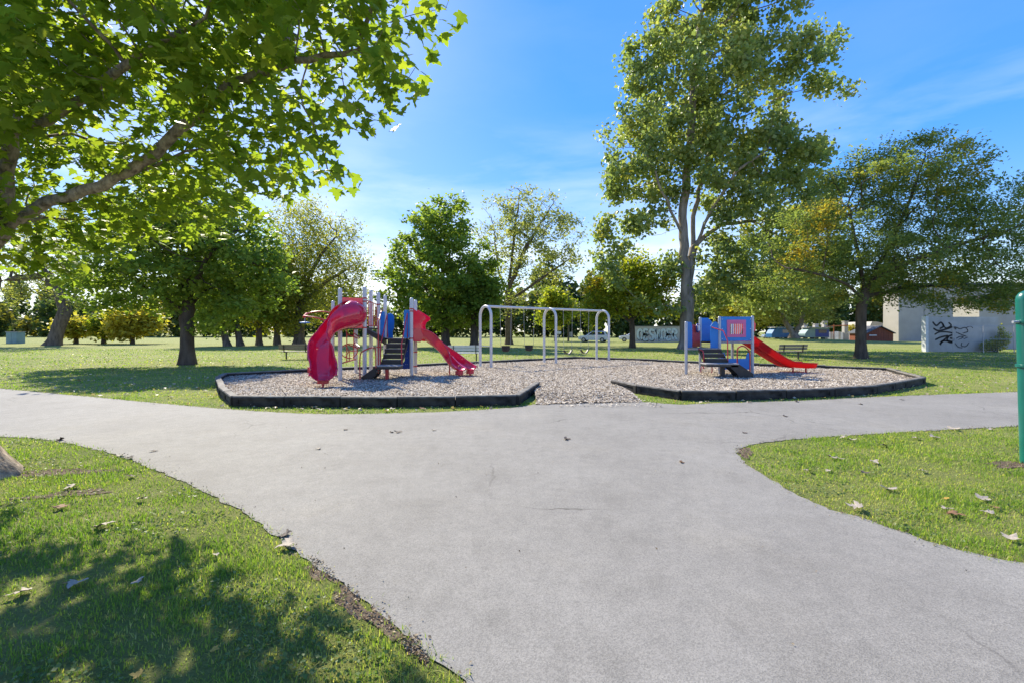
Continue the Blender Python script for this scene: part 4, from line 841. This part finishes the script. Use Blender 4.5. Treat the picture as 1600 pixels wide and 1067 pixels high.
# ------------------------------------------------------------------ things beyond the park
def car(loc, rz, paint, label, suv=True, L_=4.5):
    o = empty('parked_car', (0, 0, 0), label, 'car', 'vehicles at the park edge'); w_ = .9; h = 1.62 if suv else 1.45
    body = MB()
    prof = [(-2.2,.35),(-2.22,.75),(-2.12,.98),(-1.2,1.04),(.75,1.04),(1.95,.92),(2.2,.72),(2.22,.38),(1.75,.32),(1.6,.62),(1.2,.64),(.98,.30),(-.98,.28),(-1.2,.64),(-1.6,.62),(-1.78,.32)]
    body.prism(prof, 'y', -w_, w_); bo = body.build('body', paint, o, bevel=.05)
    cab = MB(); lo = [(-2.05, 1.0), (1.05, 1.0)]; hi = [(-1.75, h), (.15, h)]
    V = [(lo[0][0], -w_+.04, 1.0), (lo[1][0], -w_+.04, 1.0), (lo[1][0], w_-.04, 1.0), (lo[0][0], w_-.04, 1.0), (hi[0][0], -w_+.2, h), (hi[1][0], -w_+.2, h), (hi[1][0], w_-.2, h), (hi[0][0], w_-.2, h)]
    cab.add(V, [(3,2,1,0),(4,5,6,7),(0,1,5,4),(1,2,6,5),(2,3,7,6),(3,0,4,7)]); cab.build('cabin', paint, o, bevel=.06)
    def q(a, b, c, d, n_, off_):                          # window plate lifted off the cabin face
        mb = MB(); P_ = [Vector(p) + Vector(off_) for p in (a, b, c, d)]; mb.add(P_, [(0,1,2,3)]); mb.build(n_, M['glass'], o, solid=.012)
    f = lambda i, j, t, s: Vector(V[i]).lerp(Vector(V[j]), t).lerp(Vector(V[i+4]).lerp(Vector(V[j+4]), t), s)
    for (i, j, of) in ((0, 1, (0, -.012, .004)), (2, 3, (0, .012, .004))):
        for (t0, t1) in ((.08, .46), (.50, .92)): q(f(i,j,t0,.12), f(i,j,t1,.12), f(i,j,t1,.86), f(i,j,t0,.86), 'side_window', of)
    q(f(1,2,.06,.1), f(1,2,.94,.1), f(1,2,.94,.9), f(1,2,.06,.9), 'windscreen', (.012, 0, .006)); q(V3(V,3,0,.08,.2), V3(V,3,0,.92,.2), V3(V,3,0,.92,.85), V3(V,3,0,.08,.85), 'rear_window', (-.012, 0, .006))
    for xx in (-1.4, 1.4):
        for s in (-1, 1):
            wmb = MB().tube([(xx, s*.70, .34), (xx, s*.90, .34)], .34, 20); wh = wmb.build('wheel', M['tyre'], o, True)
            MB().tube([(xx, s*.895, .34), (xx, s*.915, .34)], .21, 14).build('rim', M['rim'], wh, True)
    for s in (-1, 1): MB().box(2.12, 2.235, s*.62 - .16, s*.62 + .16, .66, .80).build('headlight', M['lamp'], o, bevel=.02); MB().box(-2.235, -2.15, s*.7 - .12, s*.7 + .12, .78, .95).build('tail_light', M['redmetal'], o)
    o.location = loc; o.rotation_euler = (0, 0, rz); return o
def V3(V, i, j, t, s): return Vector(V[i]).lerp(Vector(V[j]), t).lerp(Vector(V[i+4]).lerp(Vector(V[j+4]), t), s)
car((*G(928, 534.5), 0), R(158), M['carwhite'], 'white car with dark windows parked beyond the swing set')
car((*G(990, 534), 0), R(165), M['carwhite'], 'white car half hidden by the small lime tree trunk')
car((53.0, 92, float(mound(53, 92))), R(170), M['cargrey'], 'silver van nose beside the blue camper', True)

def ribbon(parent, pts, wd, y, mat, name='paint_stroke'):
    pts = [Vector((p[0], p[1])) for p in pts]; n = len(pts); V = []
    for i, p in enumerate(pts):
        t = (pts[min(i+1, n-1)] - pts[max(i-1, 0)]).normalized(); nn = Vector((-t.y, t.x))*wd/2*(1 if 0 < i < n-1 else .6); V += [(p.x + nn.x, y, p.y + nn.y), (p.x - nn.x, y, p.y - nn.y)]
    return MB().add(V, [(2*i, 2*i+1, 2*i+3, 2*i+2) for i in range(n-1)]).build(name, mat, parent)
cm2 = lambda pts, n=5: [(p.x, p.y) for p in catmull([(a, b, 0) for a, b in pts], n)]
# graffiti wall left of the poplar
gw = empty('graffiti_wall', (*G(1028, 535), 0), 'low white wall sprayed with pale blue bubble letters beside the parked cars', 'wall')
gY = gw.location.y; ga, gb = AT(990, 535, gY).x, AT(1066, 535, gY).x
MB().box(ga, gb, gY, gY + .3, -.1, 2.25).build('wall', M['wall'], gw); MB().box(ga - .05, gb + .05, gY - .06, gY + .36, 2.25, 2.37).build('coping', M['edge'], gw)
LET = {'O': [(.5,0),(.05,.3),(.05,.75),(.5,1),(.95,.75),(.95,.3),(.5,0)], 'E': [(.95,.95),(.2,1),(.1,.5),(.75,.52),(.1,.48),(.15,0),(.95,.05)], 'S': [(.95,.85),(.5,1),(.1,.8),(.4,.52),(.85,.35),(.6,0),(.05,.12)],
       'N': [(.1,0),(.12,.6),(.12,1),(.5,.5),(.88,0),(.9,.5),(.9,1)], 'R': [(.1,0),(.1,.5),(.1,1),(.75,.95),(.85,.65),(.2,.5),(.55,.25),(.95,0)]}
lx = ga + .55; lw = (gb - ga - 1.2)/7
for i, chh in enumerate('OESNOER'):
    x0 = lx + lw*i; pts = cm2([(x0 + .05 + (lw-.14)*a, .42 + 1.45*b) for a, b in LET[chh]], 6)
    if i < 3: ribbon(gw, [(a + .05, b - .06) for a, b in pts], .46, gY - .006, M['paint_black'], 'letter_outline')
    else: ribbon(gw, [(a + .02, b - .02) for a, b in pts], .42, gY - .006, M['paint_grey'], 'letter_outline')
    ribbon(gw, pts, .34, gY - .011, M['paint_pale'], 'letter')
# low graffiti wall at the right with the mesh fence, long building behind
g2 = empty('graffiti_wall', (*G(1500, 549.5), 0), 'grey wall end covered in black scribbled graffiti beside the mesh fence', 'wall')
Y2 = g2.location.y; xa, xb = AT(1450, 549, Y2).x, AT(1560, 549, Y2).x
MB().box(xa, xb, Y2, Y2 + .28, -.1, 2.75).build('wall', M['wall'], g2); MB().box(xa - .22, xa, Y2 - .05, Y2 + .33, -.1, 2.8).build('end_pier', M['white'], g2)
def S2(pts): return cm2([(xa + (a-1450)*Y2/FOC, EYE + (HOR-b)*Y2/FOC) for a, b in pts], 6)
for pts, wd in [([(1457,503),(1463,509),(1470,504),(1474,510),(1468,514)],.14),([(1458,513),(1466,517),(1480,514),(1489,511),(1494,515)],.14),([(1460,523),(1468,519),(1480,519),(1490,521)],.12),([(1461,531),(1470,527),(1481,525),(1474,532),(1468,538)],.14),
                ([(1469,539),(1472,533),(1484,533),(1489,536)],.13),([(1489,523),(1482,526),(1480,532),(1486,535),(1490,530),(1484,528)],.14),([(1472,506),(1478,513),(1486,509),(1482,504)],.12),([(1492,511),(1500,514),(1508,512),(1512,518),(1504,521)],.09),
                ([(1493,519),(1502,523),(1510,526)],.09),([(1494,529),(1500,526),(1505,527),(1497,531)],.09),([(1492,536),(1497,542),(1504,543)],.08),([(1503,535),(1502,540),(1509,541),(1514,535)],.08),([(1508,513),(1516,510),(1520,513)],.07),([(1505,530),(1512,527)],.07)]:
    ribbon(g2, S2(pts), wd, Y2 - .006, M['paint_black'])
fY = Y2 - 1.2; fn = empty('mesh_fence', (AT(1540, 549, fY).x, fY, 0), 'thin galvanised wire mesh fence in front of the grey graffiti wall', 'fence')
fa, fb = AT(1489, 549, fY).x, AT(1680, 549, fY).x
for i in range(5): MB().tube([(fa + (fb-fa)*i/4, fY, -.1), (fa + (fb-fa)*i/4, fY, 2.05)], .03, 8).build('post', M['galv'], fn, True)
for z in (1.0, 2.0): MB().tube([(fa, fY, z), (fb, fY, z)], .02, 6).build('rail', M['galv'], fn, True)
mb = MB()
for xx in np.arange(fa, fb, .12): mb.tube([(xx, fY + .02, .05), (xx, fY + .02, 2.0)], .004, 3, False)
for z in np.arange(.1, 2.0, .14): mb.tube([(fa, fY + .026, z), (fb, fY + .026, z)], .004, 3, False)
mo = mb.build('wire_mesh', M['galv'], fn); mo['kind'] = 'stuff'
bl_ = empty('long_building', (95, 74, 0), 'long pale grey windowless building with a dark roof edge behind the locust', 'building')
bx_ = AT(1404, 533, 72).x
MB().box(bx_, bx_ + 95, 72, 75, -.1, 8.6).build('wall', M['wallpale'], bl_); MB().box(bx_ - .2, bx_ + 95.2, 71.8, 75.2, 8.6, 9.2).build('roof', M['roof'], bl_)
for i in range(11): MB().box(bx_ + 4 + 8.2*i, bx_ + 4.12 + 8.2*i, 71.94, 71.999, 0, 8.55).build('panel_joint', M['edge'], bl_)
b3 = empty('near_annex', (50, 45, 0), 'pale grey annex wall behind the mesh fence', 'building')
ax0 = AT(1530, 549, 42).x
MB().box(ax0, ax0 + 30, 42, 44.5, -.1, 4.6).build('wall', M['wallpale'], b3); MB().box(ax0 - .15, ax0 + 30.15, 41.85, 44.65, 4.6, 4.9).build('roof', M['roof'], b3)
def foliage(name, label, cat, E, n, size, mat, base, seed, asp=.7, group=None):
    o = empty(name, base, label, cat, group); rg = np.random.default_rng(seed); pos = blobs(E, n, seed, .5); pos = pos[pos[:, 2] > .03]
    V, F, v = leaf_quads(pos - np.array(base), size, asp, rg, .4, .1); c = link('foliage', fast_mesh('foliage', V, F, v), mat, o); c['kind'] = 'stuff'
    mb = MB()
    for k in range(5): e = E[k % len(E)]; mb.tube([(base[0] + rg.normal()*.1, base[1] + rg.normal()*.1, -.05), (e[0] + rg.normal()*.2, e[1] + rg.normal()*.2, e[2])], [.03, .01], 5)
    mb.build('stems', M['darkbark'], o); return o
sx_ = AT(1556, 549, fY + .7).x
foliage('shrub', 'leafy green shrub growing through the mesh fence', 'shrub', [(sx_, fY + .7, .6, .9, .4, .55), (sx_ + .6, fY + .7, 1.1, .6, .35, .6), (sx_ - .7, fY + .7, .45, .6, .35, .4), (sx_ + .3, fY + .6, 1.7, .25, .2, .5)], 1600, .14, M['lime'], (sx_, fY + .7, 0), 301)
# shed, trailers, fence at the far right
def zat(x, y): return float(mound(x, y))
sY = 68; s0 = AT(1354, 533, sY).x; s1 = AT(1396, 533, sY).x; sh_ = empty('garden_shed', ((s0+s1)/2, sY, 0), 'red brown wooden shed with a low gable beside the pale building', 'shed')
nb = 11
for i in range(nb):
    a = s0 + (s1-s0)*i/nb; b = s0 + (s1-s0)*(i+1)/nb - .03; t = lambda x: 1.35 + .95*(1 - abs((x - (s0+s1)/2)/((s1-s0)/2)))
    mid = (s0+s1)/2; poly = [(a, -.1), (b, -.1), (b, t(b))] + ([(mid, t(mid))] if a < mid < b else []) + [(a, t(a))]
    MB().prism(poly, 'y', sY, sY + .05).build('board', M['brickred'], sh_)
MB().prism([(s0 + .03, 0), (s1 - .03, 0), (s1 - .03, 1.3), ((s0+s1)/2, 2.25), (s0 + .03, 1.3)], 'y', sY + .051, sY + 3.5).build('body', M['brickred'], sh_)
for sg in (-1, 1):
    xm = (s0+s1)/2; xe = s1 + .2 if sg > 0 else s0 - .2; MB().prism([(xm, 2.33), (xe, 1.26), (xe, 1.36), (xm, 2.45)], 'y', sY - .25, sY + 3.7).build('roof', M['roof'], sh_)
MB().box(s0 + .4, s0 + 1.5, sY - .03, sY - .002, .95, 1.1).build('sign_board', M['white'], sh_)
b4 = empty('white_outbuilding', (AT(1380, 533, 84).x, 84, 0), 'low white outbuilding with a sloping pale roof behind the shed', 'building'); q0, q1 = AT(1358, 533, 84).x, AT(1402, 533, 84).x
MB().box(q0, q1, 84, 90, -.1, 2.2).build('wall', M['white'], b4); MB().prism([(q0 - .2, 2.2), (q1 + .2, 2.2), (q1 + .2, 2.5), (q0 + 1.2, 3.4), (q0 + .4, 3.4)], 'y', 83.8, 90.2).build('roof', M['wallpale'], b4)
yp = empty('yellow_post', (AT(1400, 533, 73).x, 73, 0), 'short yellow post standing by the shed', 'post'); MB().lathe([(.12, -.1), (.12, 2.0), (.08, 2.08), (.01, 2.1)], (yp.location.x, 73, 0), 12).build('shaft', M['yellow'], yp, True)
def trailer(px0, px1, Y, label, side, panelmat, h=2.3):
    x0, x1 = AT(px0, 532, Y).x, AT(px1, 532, Y).x; z0 = zat((x0+x1)/2, Y); o = empty('camper_trailer', ((x0+x1)/2, Y, z0), label, 'trailer', 'trailers parked beyond the rise')
    w_ = x1 - x0; prof = [(x0, z0 + .45), (x1, z0 + .45), (x1, z0 + h*.95), (x0 + w_*.3, z0 + h), (x0 + w_*.12, z0 + h*.82), (x0, z0 + h*.5)]
    MB().prism(prof, 'y', Y, Y + 2.1).build('body', side, o, bevel=.06); MB().box(x0 + w_*.42, x1 - .08, Y - .03, Y - .003, z0 + .6, z0 + h*.86).build('side_panel', panelmat, o)
    MB().box(x0 + w_*.55, x1 - w_*.12, Y - .05, Y - .031, z0 + 1.3, z0 + 1.9).build('window', M['glass'], o)
    MB().box(x0 + w_*.1, x1 + .3, Y - .5, Y + 2.2, z0 + h + .001, z0 + h + .08).build('roof', M['white'], o)
    for s in (.3, .75): MB().tube([(x0 + w_*s, Y + .02, z0 + .33), (x0 + w_*s, Y + .25, z0 + .33)], .34, 14).build('wheel', M['tyre'], o, True)
    MB().tube([(x0, Y + 1, z0 + .5), (x0 - .7, Y + 1, z0 + .45), (x0 - .7, Y + 1, z0 - .05)], .05, 6).build('tow_bar', M['galv'], o, True)
trailer(1206, 1236, 86, 'blue camper trailer behind the fork trunked tree', M['bluebin'], M['bluebin'])
trailer(1258, 1296, 84, 'pale camper trailer with a dark teal side panel beside the white fence', M['tealpanel'], M['dkblue'])
ff = empty('garden_fence', (AT(1318, 532, 86).x, 86, 0), 'pale panel fence with square pillars and an orange rail beside the shed', 'fence')
for px in (1257, 1274, 1288, 1320, 1343): x_ = AT(px, 532, 86).x; MB().box(x_ - .35, x_ + .35, 85.6, 86.3, -.1, 3.4 if px in (1288, 1320) else 2.9).box(x_ - .42, x_ + .42, 85.52, 86.38, 3.41 if px in (1288, 1320) else 2.91, 3.55 if px in (1288, 1320) else 3.05).build('pillar', M['wallpale'], ff)
xs_ = np.arange(AT(1290, 532, 86).x, AT(1352, 532, 86).x, .22)
for x_ in xs_: MB().box(x_, x_ + .17, 85.9, 85.95, -.05, 1.55 + .06*math.sin(x_*3)).build('picket', M['white'] if int(x_*2) % 3 else M['wallpale'], ff)
MB().tube([(AT(1288, 532, 86).x, 85.5, 2.5), (AT(1322, 532, 86).x, 85.5, 2.75)], .09, 8).tube([(AT(1300, 532, 86).x, 85.5, .1), (AT(1300, 532, 86).x, 85.5, 2.9)], .08, 8).build('orange_rail', M['orangewood'], ff, True)
x_ = AT(1333, 532, 88).x; foliage('shrub', 'yellow turning shrub above the pale panel fence', 'shrub', [(x_, 88, 2.0, 1.4, .9, 1.0), (x_ + 1, 88, 2.6, 1.0, .8, .8)], 1500, .3, M['gold'], (x_, 88, 0), 303)
# utility pole with small signs
pl = empty('utility_pole', (*G(888, 533), 0), 'plain wooden utility pole behind the swing set', 'pole'); x_, y_ = pl.location.x, pl.location.y
MB().tube([(x_, y_, -.1), (x_, y_, 9.5)], [.17, .11], 12).build('shaft', M['polewood'], pl, True); MB().tube([(x_ - 1.1, y_, 8.9), (x_ + 1.1, y_, 8.9)], .07, 6).build('cross_arm', M['polewood'], pl); MB().box(x_ + .15, x_ + .7, y_ - .2, y_ - .16, .7, 1.5).build('notice_box', M['wallpale'], pl)
sg = empty('park_sign', (*G(873, 534), 0), 'small yellow sign on a post near the utility pole', 'sign'); x_, y_ = sg.location.x, sg.location.y
MB().tube([(x_, y_, -.1), (x_, y_, 2.4)], .04, 8).build('post', M['galv'], sg, True); MB().box(x_ - .4, x_ + .4, y_ - .07, y_ - .045, 1.75, 2.4).build('sign_plate', M['yellow'], sg); MB().box(x_ - .36, x_ + .36, y_ - .07, y_ - .045, 1.2, 1.6).build('sign_plate', M['white'], sg)
# far left shelter box
hb = empty('utility_cabinet', (*G(18, 537), 0), 'pale teal cabinet at the far edge of the lawn by the leaning tree', 'cabinet'); x_, y_ = hb.location.x, hb.location.y
MB().box(x_ - .75, x_ + .75, y_, y_ + 1, -.05, 1.5).build('body', M['tealpanel'], hb, bevel=.03); MB().box(x_ - .7, x_ - .02, y_ - .03, y_ - .002, .05, 1.4).build('door', M['tealpanel'], hb); MB().box(x_ + .02, x_ + .7, y_ - .03, y_ - .002, .05, 1.4).build('door', M['tealpanel'], hb); MB().box(x_ - .8, x_ + .8, y_ - .06, y_ + 1.06, 1.5, 1.58).build('lid', M['edge'], hb)

# ------------------------------------------------------------------ bare soil, grass blades, fallen leaves
def soil(cx, cy, rx, ry, rot, seed):
    rg = random.Random(seed); pts = []; n = 40; ph = [rg.uniform(0, 6.28) for _ in range(4)]
    for i in range(n):
        t = 2*math.pi*i/n; r = 1 + .22*math.sin(3*t + ph[0]) + .16*math.sin(5*t + ph[1]) + .1*math.sin(9*t + ph[2]); a, b = rx*r*math.cos(t), ry*r*math.sin(t); pts.append((cx + a*math.cos(rot) - b*math.sin(rot), cy + a*math.sin(rot) + b*math.cos(rot)))
    flat_poly('bare_soil', pts, .0025 + .0006*seed, M['soil']); return pts
soils = [soil(*G(548, 940), .22, .06, R(-52), 1), soil(*G(500, 890), .2, .07, R(-48), 2), soil(*G(650, 1015), .12, .04, R(-50), 3), soil(*G(95, 738), .5, .13, .1, 4), soil(*G(105, 772), .34, .10, .3, 5), soil(*G(1162, 706), .28, .10, 1.2, 6), soil(*G(1585, 726), .35, .12, .1, 7), soil(*G(600, 975), .2, .05, R(-50), 8)]
def not_grass(x, y, grow=.0):
    k = inside(x, y, path_poly) | inside(x, y, bed_poly); return k
def blades(name, bands, seed):
    rg = np.random.default_rng(seed); AV, AF, AVar = [], [], []; nv = 0
    for (y0, y1, dens, hgt, wid, marg) in bands:
        half_w = lambda y: y*1.13 + marg
        area = (y1-y0)*2*half_w(y1); n = int(area*dens); x = rg.uniform(-half_w(y1), half_w(y1), n); y = rg.uniform(y0, y1, n)
        k = (np.abs(x) < half_w(y)) & ~not_grass(x + rg.normal(0, .035, n), y + rg.normal(0, .035, n))
        for s in soils: k &= ~(inside(x, y, s) & (rg.uniform(0, 1, n) < .72))
        cl = np.sin(x*2.3 + 1.3*np.sin(y*1.9)) * np.sin(y*2.7 + 1.1*np.sin(x*1.3)); c2 = np.sin(x*7.1 + 2.2*np.sin(y*5.3)) * np.sin(y*6.3 + 1.9*np.sin(x*4.1)); cl = .6*cl + .5*c2; k &= rg.uniform(0, 1, n) < .62 + .40*cl
        x, y, cl = x[k], y[k], cl[k]; n = len(x)
        h = hgt*rg.uniform(.45, 1.35, n)*(1 + .5*np.clip(cl, -.7, 1)); az = rg.uniform(0, 6.283, n); lean = np.abs(rg.normal(0, .85, n)); w_ = wid*rg.uniform(.6, 1.3, n)
        dx, dy = np.cos(az), np.sin(az); sxx, syy = -dy, dx; z0 = mound(x, y)
        V = np.zeros((n, 5, 3), np.float32)
        for i_, (f, s) in enumerate([(0, -1), (0, 1), (.55, .8), (.55, -.8), (1, 0)]):
            b = lean*h*f**1.6; V[:, i_, 0] = x + dx*b + sxx*s*w_/2; V[:, i_, 1] = y + dy*b + syy*s*w_/2; V[:, i_, 2] = z0 + h*f*np.cos(np.minimum(lean, 1.2)*.55*f)
        q = nv + np.arange(n)*5; AV.append(V.reshape(-1, 3)); AF.append(np.concatenate([np.stack([q, q+1, q+2], 1), np.stack([q, q+2, q+3], 1), np.stack([q+3, q+2, q+4], 1)])); nv += n*5
        big = np.sin(x*.9 + 2*np.sin(y*.5)) * np.sin(y*.8 + 1.7*np.sin(x*.6))
        v = np.clip(rg.uniform(0, .60, n) + .22*(big + .5) - .25*np.clip(cl, -.4, 1) + (rg.uniform(0, 1, n) < .13)*.45, 0, 1); AVar.append(np.repeat(v, 5))
    o = link(name, fast_mesh(name, np.vstack(AV), np.vstack(AF), np.concatenate(AVar)), M['blade']); tag(o, kind='stuff')
blades('lawn_grass', [(1.3, 3.2, 7600, .029, .0042, 1.0), (3.2, 5.0, 5000, .030, .0055, 1.0), (5.0, 7.5, 2400, .032, .0075, 1.0), (7.5, 12, 800, .032, .012, 1.0), (12, 20, 170, .034, .024, 1.0), (20, 42, 26, .045, .05, 1.0)], 501)

M['weed'] = leaf_mat('clover_leaf', [(.07, .12, .035), (.11, .17, .05), (.19, .23, .09)], .3, gloss=.15)
rg = np.random.default_rng(71); n = 60000; y = 1.4 + 8.5*rg.uniform(0, 1, n)**1.3; x = rg.uniform(-1, 1, n)*(y*1.15 + 1)
k = ~not_grass(x, y) & (np.sin(x*3.1 + 1.7*np.sin(y*2.3))*np.sin(y*3.7 + x) > .05 + .4*rg.uniform(0, 1, n))
for s_ in soils: k &= ~inside(x, y, s_)
x, y = x[k], y[k]; pos = np.c_[x, y, rg.uniform(.008, .034, len(x))]; V, F, v = leaf_quads(pos, .022, .85, rg, 1.1, 0)
o = link('clover', fast_mesh('clover', V, F, v), M['weed']); tag(o, kind='stuff')
def dry_mesh(seed):
    v = leaf_shape(seed, .5); rg = np.random.default_rng(seed + 900); v[:, 2] = .35*np.abs(v[:, 0])**1.3*rg.uniform(.5, 1.5) + .35*v[:, 1]**2*rg.uniform(-.2, 1.2) + rg.normal(0, .05, len(v)); v[:, 2] -= v[:, 2].min(); return fast_mesh('fallen_leaf', v, LF)
def leafset(mat, k):
    out = []
    for i in range(3):
        m_ = dry_mesh(k*10 + i); m_.materials.append(mat); out.append(m_)
    return out
DR = {'p': leafset(M['dry'], 1), 'b': leafset(M['drybrown'], 2), 'd': leafset(M['drydark'], 3), 'y': leafset(M['dryyellow'], 4)}
rg = random.Random(12)
spots = [(450,856,.17,'p'),(446,838,.12,'d'),(118,919,.15,'p'),(35,931,.13,'p'),(160,827,.16,'p'),(215,915,.07,'p'),(220,784,.10,'p'),(93,688,.17,'d'),(188,713,.14,'p'),(202,717,.12,'d'),(95,796,.14,'b'),(113,763,.16,'p'),(240,706,.1,'d'),(205,747,.12,'d'),(498,702,.10,'p'),(622,676,.13,'d'),(612,676,.10,'d'),(540,672,.10,'d'),(885,687,.14,'d'),(678,673,.08,'p'),(335,1022,.05,'y'),(215,1062,.06,'y'),(337,872,.06,'p'),
         (1340,798,.18,'p'),(1388,767,.16,'p'),(1366,724,.12,'p'),(1300,718,.12,'p'),(1312,719,.11,'p'),(1262,738,.11,'p'),(1294,738,.11,'p'),(1380,698,.14,'p'),(1458,685,.18,'p'),(1490,672,.20,'p'),(1432,687,.14,'p'),(1318,685,.12,'p'),(1332,690,.12,'p'),(1350,741,.12,'d'),(1490,807,.15,'b'),(1478,799,.12,'p'),(1546,806,.12,'p'),(1535,782,.13,'p'),(1580,846,.12,'p'),(1556,797,.1,'b'),(1478,783,.08,'y'),(1440,738,.1,'p'),(1545,672,.14,'p'),
         (1065,723,.10,'b'),(1227,651,.12,'d'),(1345,632,.12,'d'),(1410,625,.12,'d'),(1164,677,.1,'d'),(396,635,.14,'p'),(470,641,.16,'p'),(490,638,.18,'p'),(500,642,.16,'p'),(540,641,.14,'p'),(612,641,.14,'p'),(660,640,.14,'b'),(430,638,.14,'p'),(332,622,.16,'b'),(320,612,.16,'p'),(265,622,.16,'p'),(226,608,.18,'p'),(1245,628,.14,'p'),(1285,623,.14,'y'),(1170,629,.14,'p'),(1105,629,.12,'p')]
KIND = {'p': 'pale curled dry', 'd': 'dark shrivelled', 'b': 'brown dry', 'y': 'yellow'}
def where(x, y, onp):
    if onp: return 'on the asphalt beside the grass edge' if min((edge_pt[0]-x)**2 + (edge_pt[1]-y)**2 for edge_pt in pr) < .16 else ('on the open asphalt in front of the playground' if x < 4 else 'on the asphalt beside the triangular lawn')
    if y > 8.4: return 'on the grass strip at the foot of the playground border'
    if x < 0:
        if math.hypot(x - MX, y - MY) < 2.2: return 'on the grass near the roots of the near maple'
        return 'on the shaded grass under the near maple' if y < 3.7 else 'on the sunlit grass under the near maple'
    if y > 6.1: return 'on the triangular lawn along its straight far edge'
    if x < 4.2: return 'near the tip of the triangular lawn'
    return 'on the triangular lawn close to the green post' if y > 4.6 else 'on the triangular lawn along its curved edge'
for px, py, s, k in spots:
    x, y = G(px, py); onp = bool(inside(np.array([x]), np.array([y]), path_poly)[0])
    o = bpy.data.objects.new('fallen_leaf', rg.choice(DR[k])); C.objects.link(o); o.location = (x, y, .012 if onp else .026); o.scale = (s*.92, s*.8, s*.8); o.rotation_euler = (rg.uniform(-.25, .25), rg.uniform(-.25, .25), rg.uniform(0, 6.28))
    sz = 'large ' if s >= .15 else ('small ' if s <= .10 else ''); tag(o, sz + KIND[k] + ' leaf ' + where(x, y, onp), 'leaf', 'fallen leaves')
# crumbs of leaf litter and soil along the path edges
rg = np.random.default_rng(61); Vl, Fl, vl = [], [], []
edge = np.array(pr); edge = edge[(edge[:, 1] > 1.9) & (edge[:, 1] < 14) & (np.abs(edge[:, 0]) < edge[:, 1]*1.2 + .5)]
n = 3600; e = edge[rg.integers(0, len(edge), n)]; pos = np.c_[e + rg.normal(0, .05, (n, 2))*rg.uniform(.2, 1.6, (n, 1)), np.full(n, .016)]
m2 = 160; far = np.c_[rg.uniform(-5, 7, m2), rg.uniform(2.2, 9, m2)]; far = far[inside(far[:, 0], far[:, 1], path_poly)]; pos = np.vstack([pos, np.c_[far, np.full(len(far), .016)]])
for sp_ in soils:
    q_ = np.array(sp_); c_ = rg.uniform(q_.min(0), q_.max(0), (420, 2)); c_ = c_[inside(c_[:, 0], c_[:, 1], sp_)]; pos = np.vstack([pos, np.c_[c_, rg.uniform(.006, .02, len(c_))]])
yy = 9 + 32*rg.uniform(0, 1, 3000)**1.2; xx = rg.uniform(-1, 1, 3000)*yy*1.15; kk = ~not_grass(xx, yy)
V, F, v = leaf_quads(pos, .018, .6, rg, 1.6, 0); o = link('leaf_litter', fast_mesh('leaf_litter', V, F, v), M['litter']); tag(o, kind='stuff')
pf = np.c_[xx[kk], yy[kk], np.full(kk.sum(), .035)]; V, F, v = leaf_quads(pf, .085, .8, rg, 1.4, 0); v = np.clip(.6 + .4*v, 0, 1)
M['farleaf'] = leaf_mat('scattered_dry_leaf', [(.20, .13, .06), (.34, .26, .15), (.50, .43, .33)], .15)
o = link('scattered_leaves', fast_mesh('scattered_leaves', V, F, v), M['farleaf']); tag(o, kind='stuff')
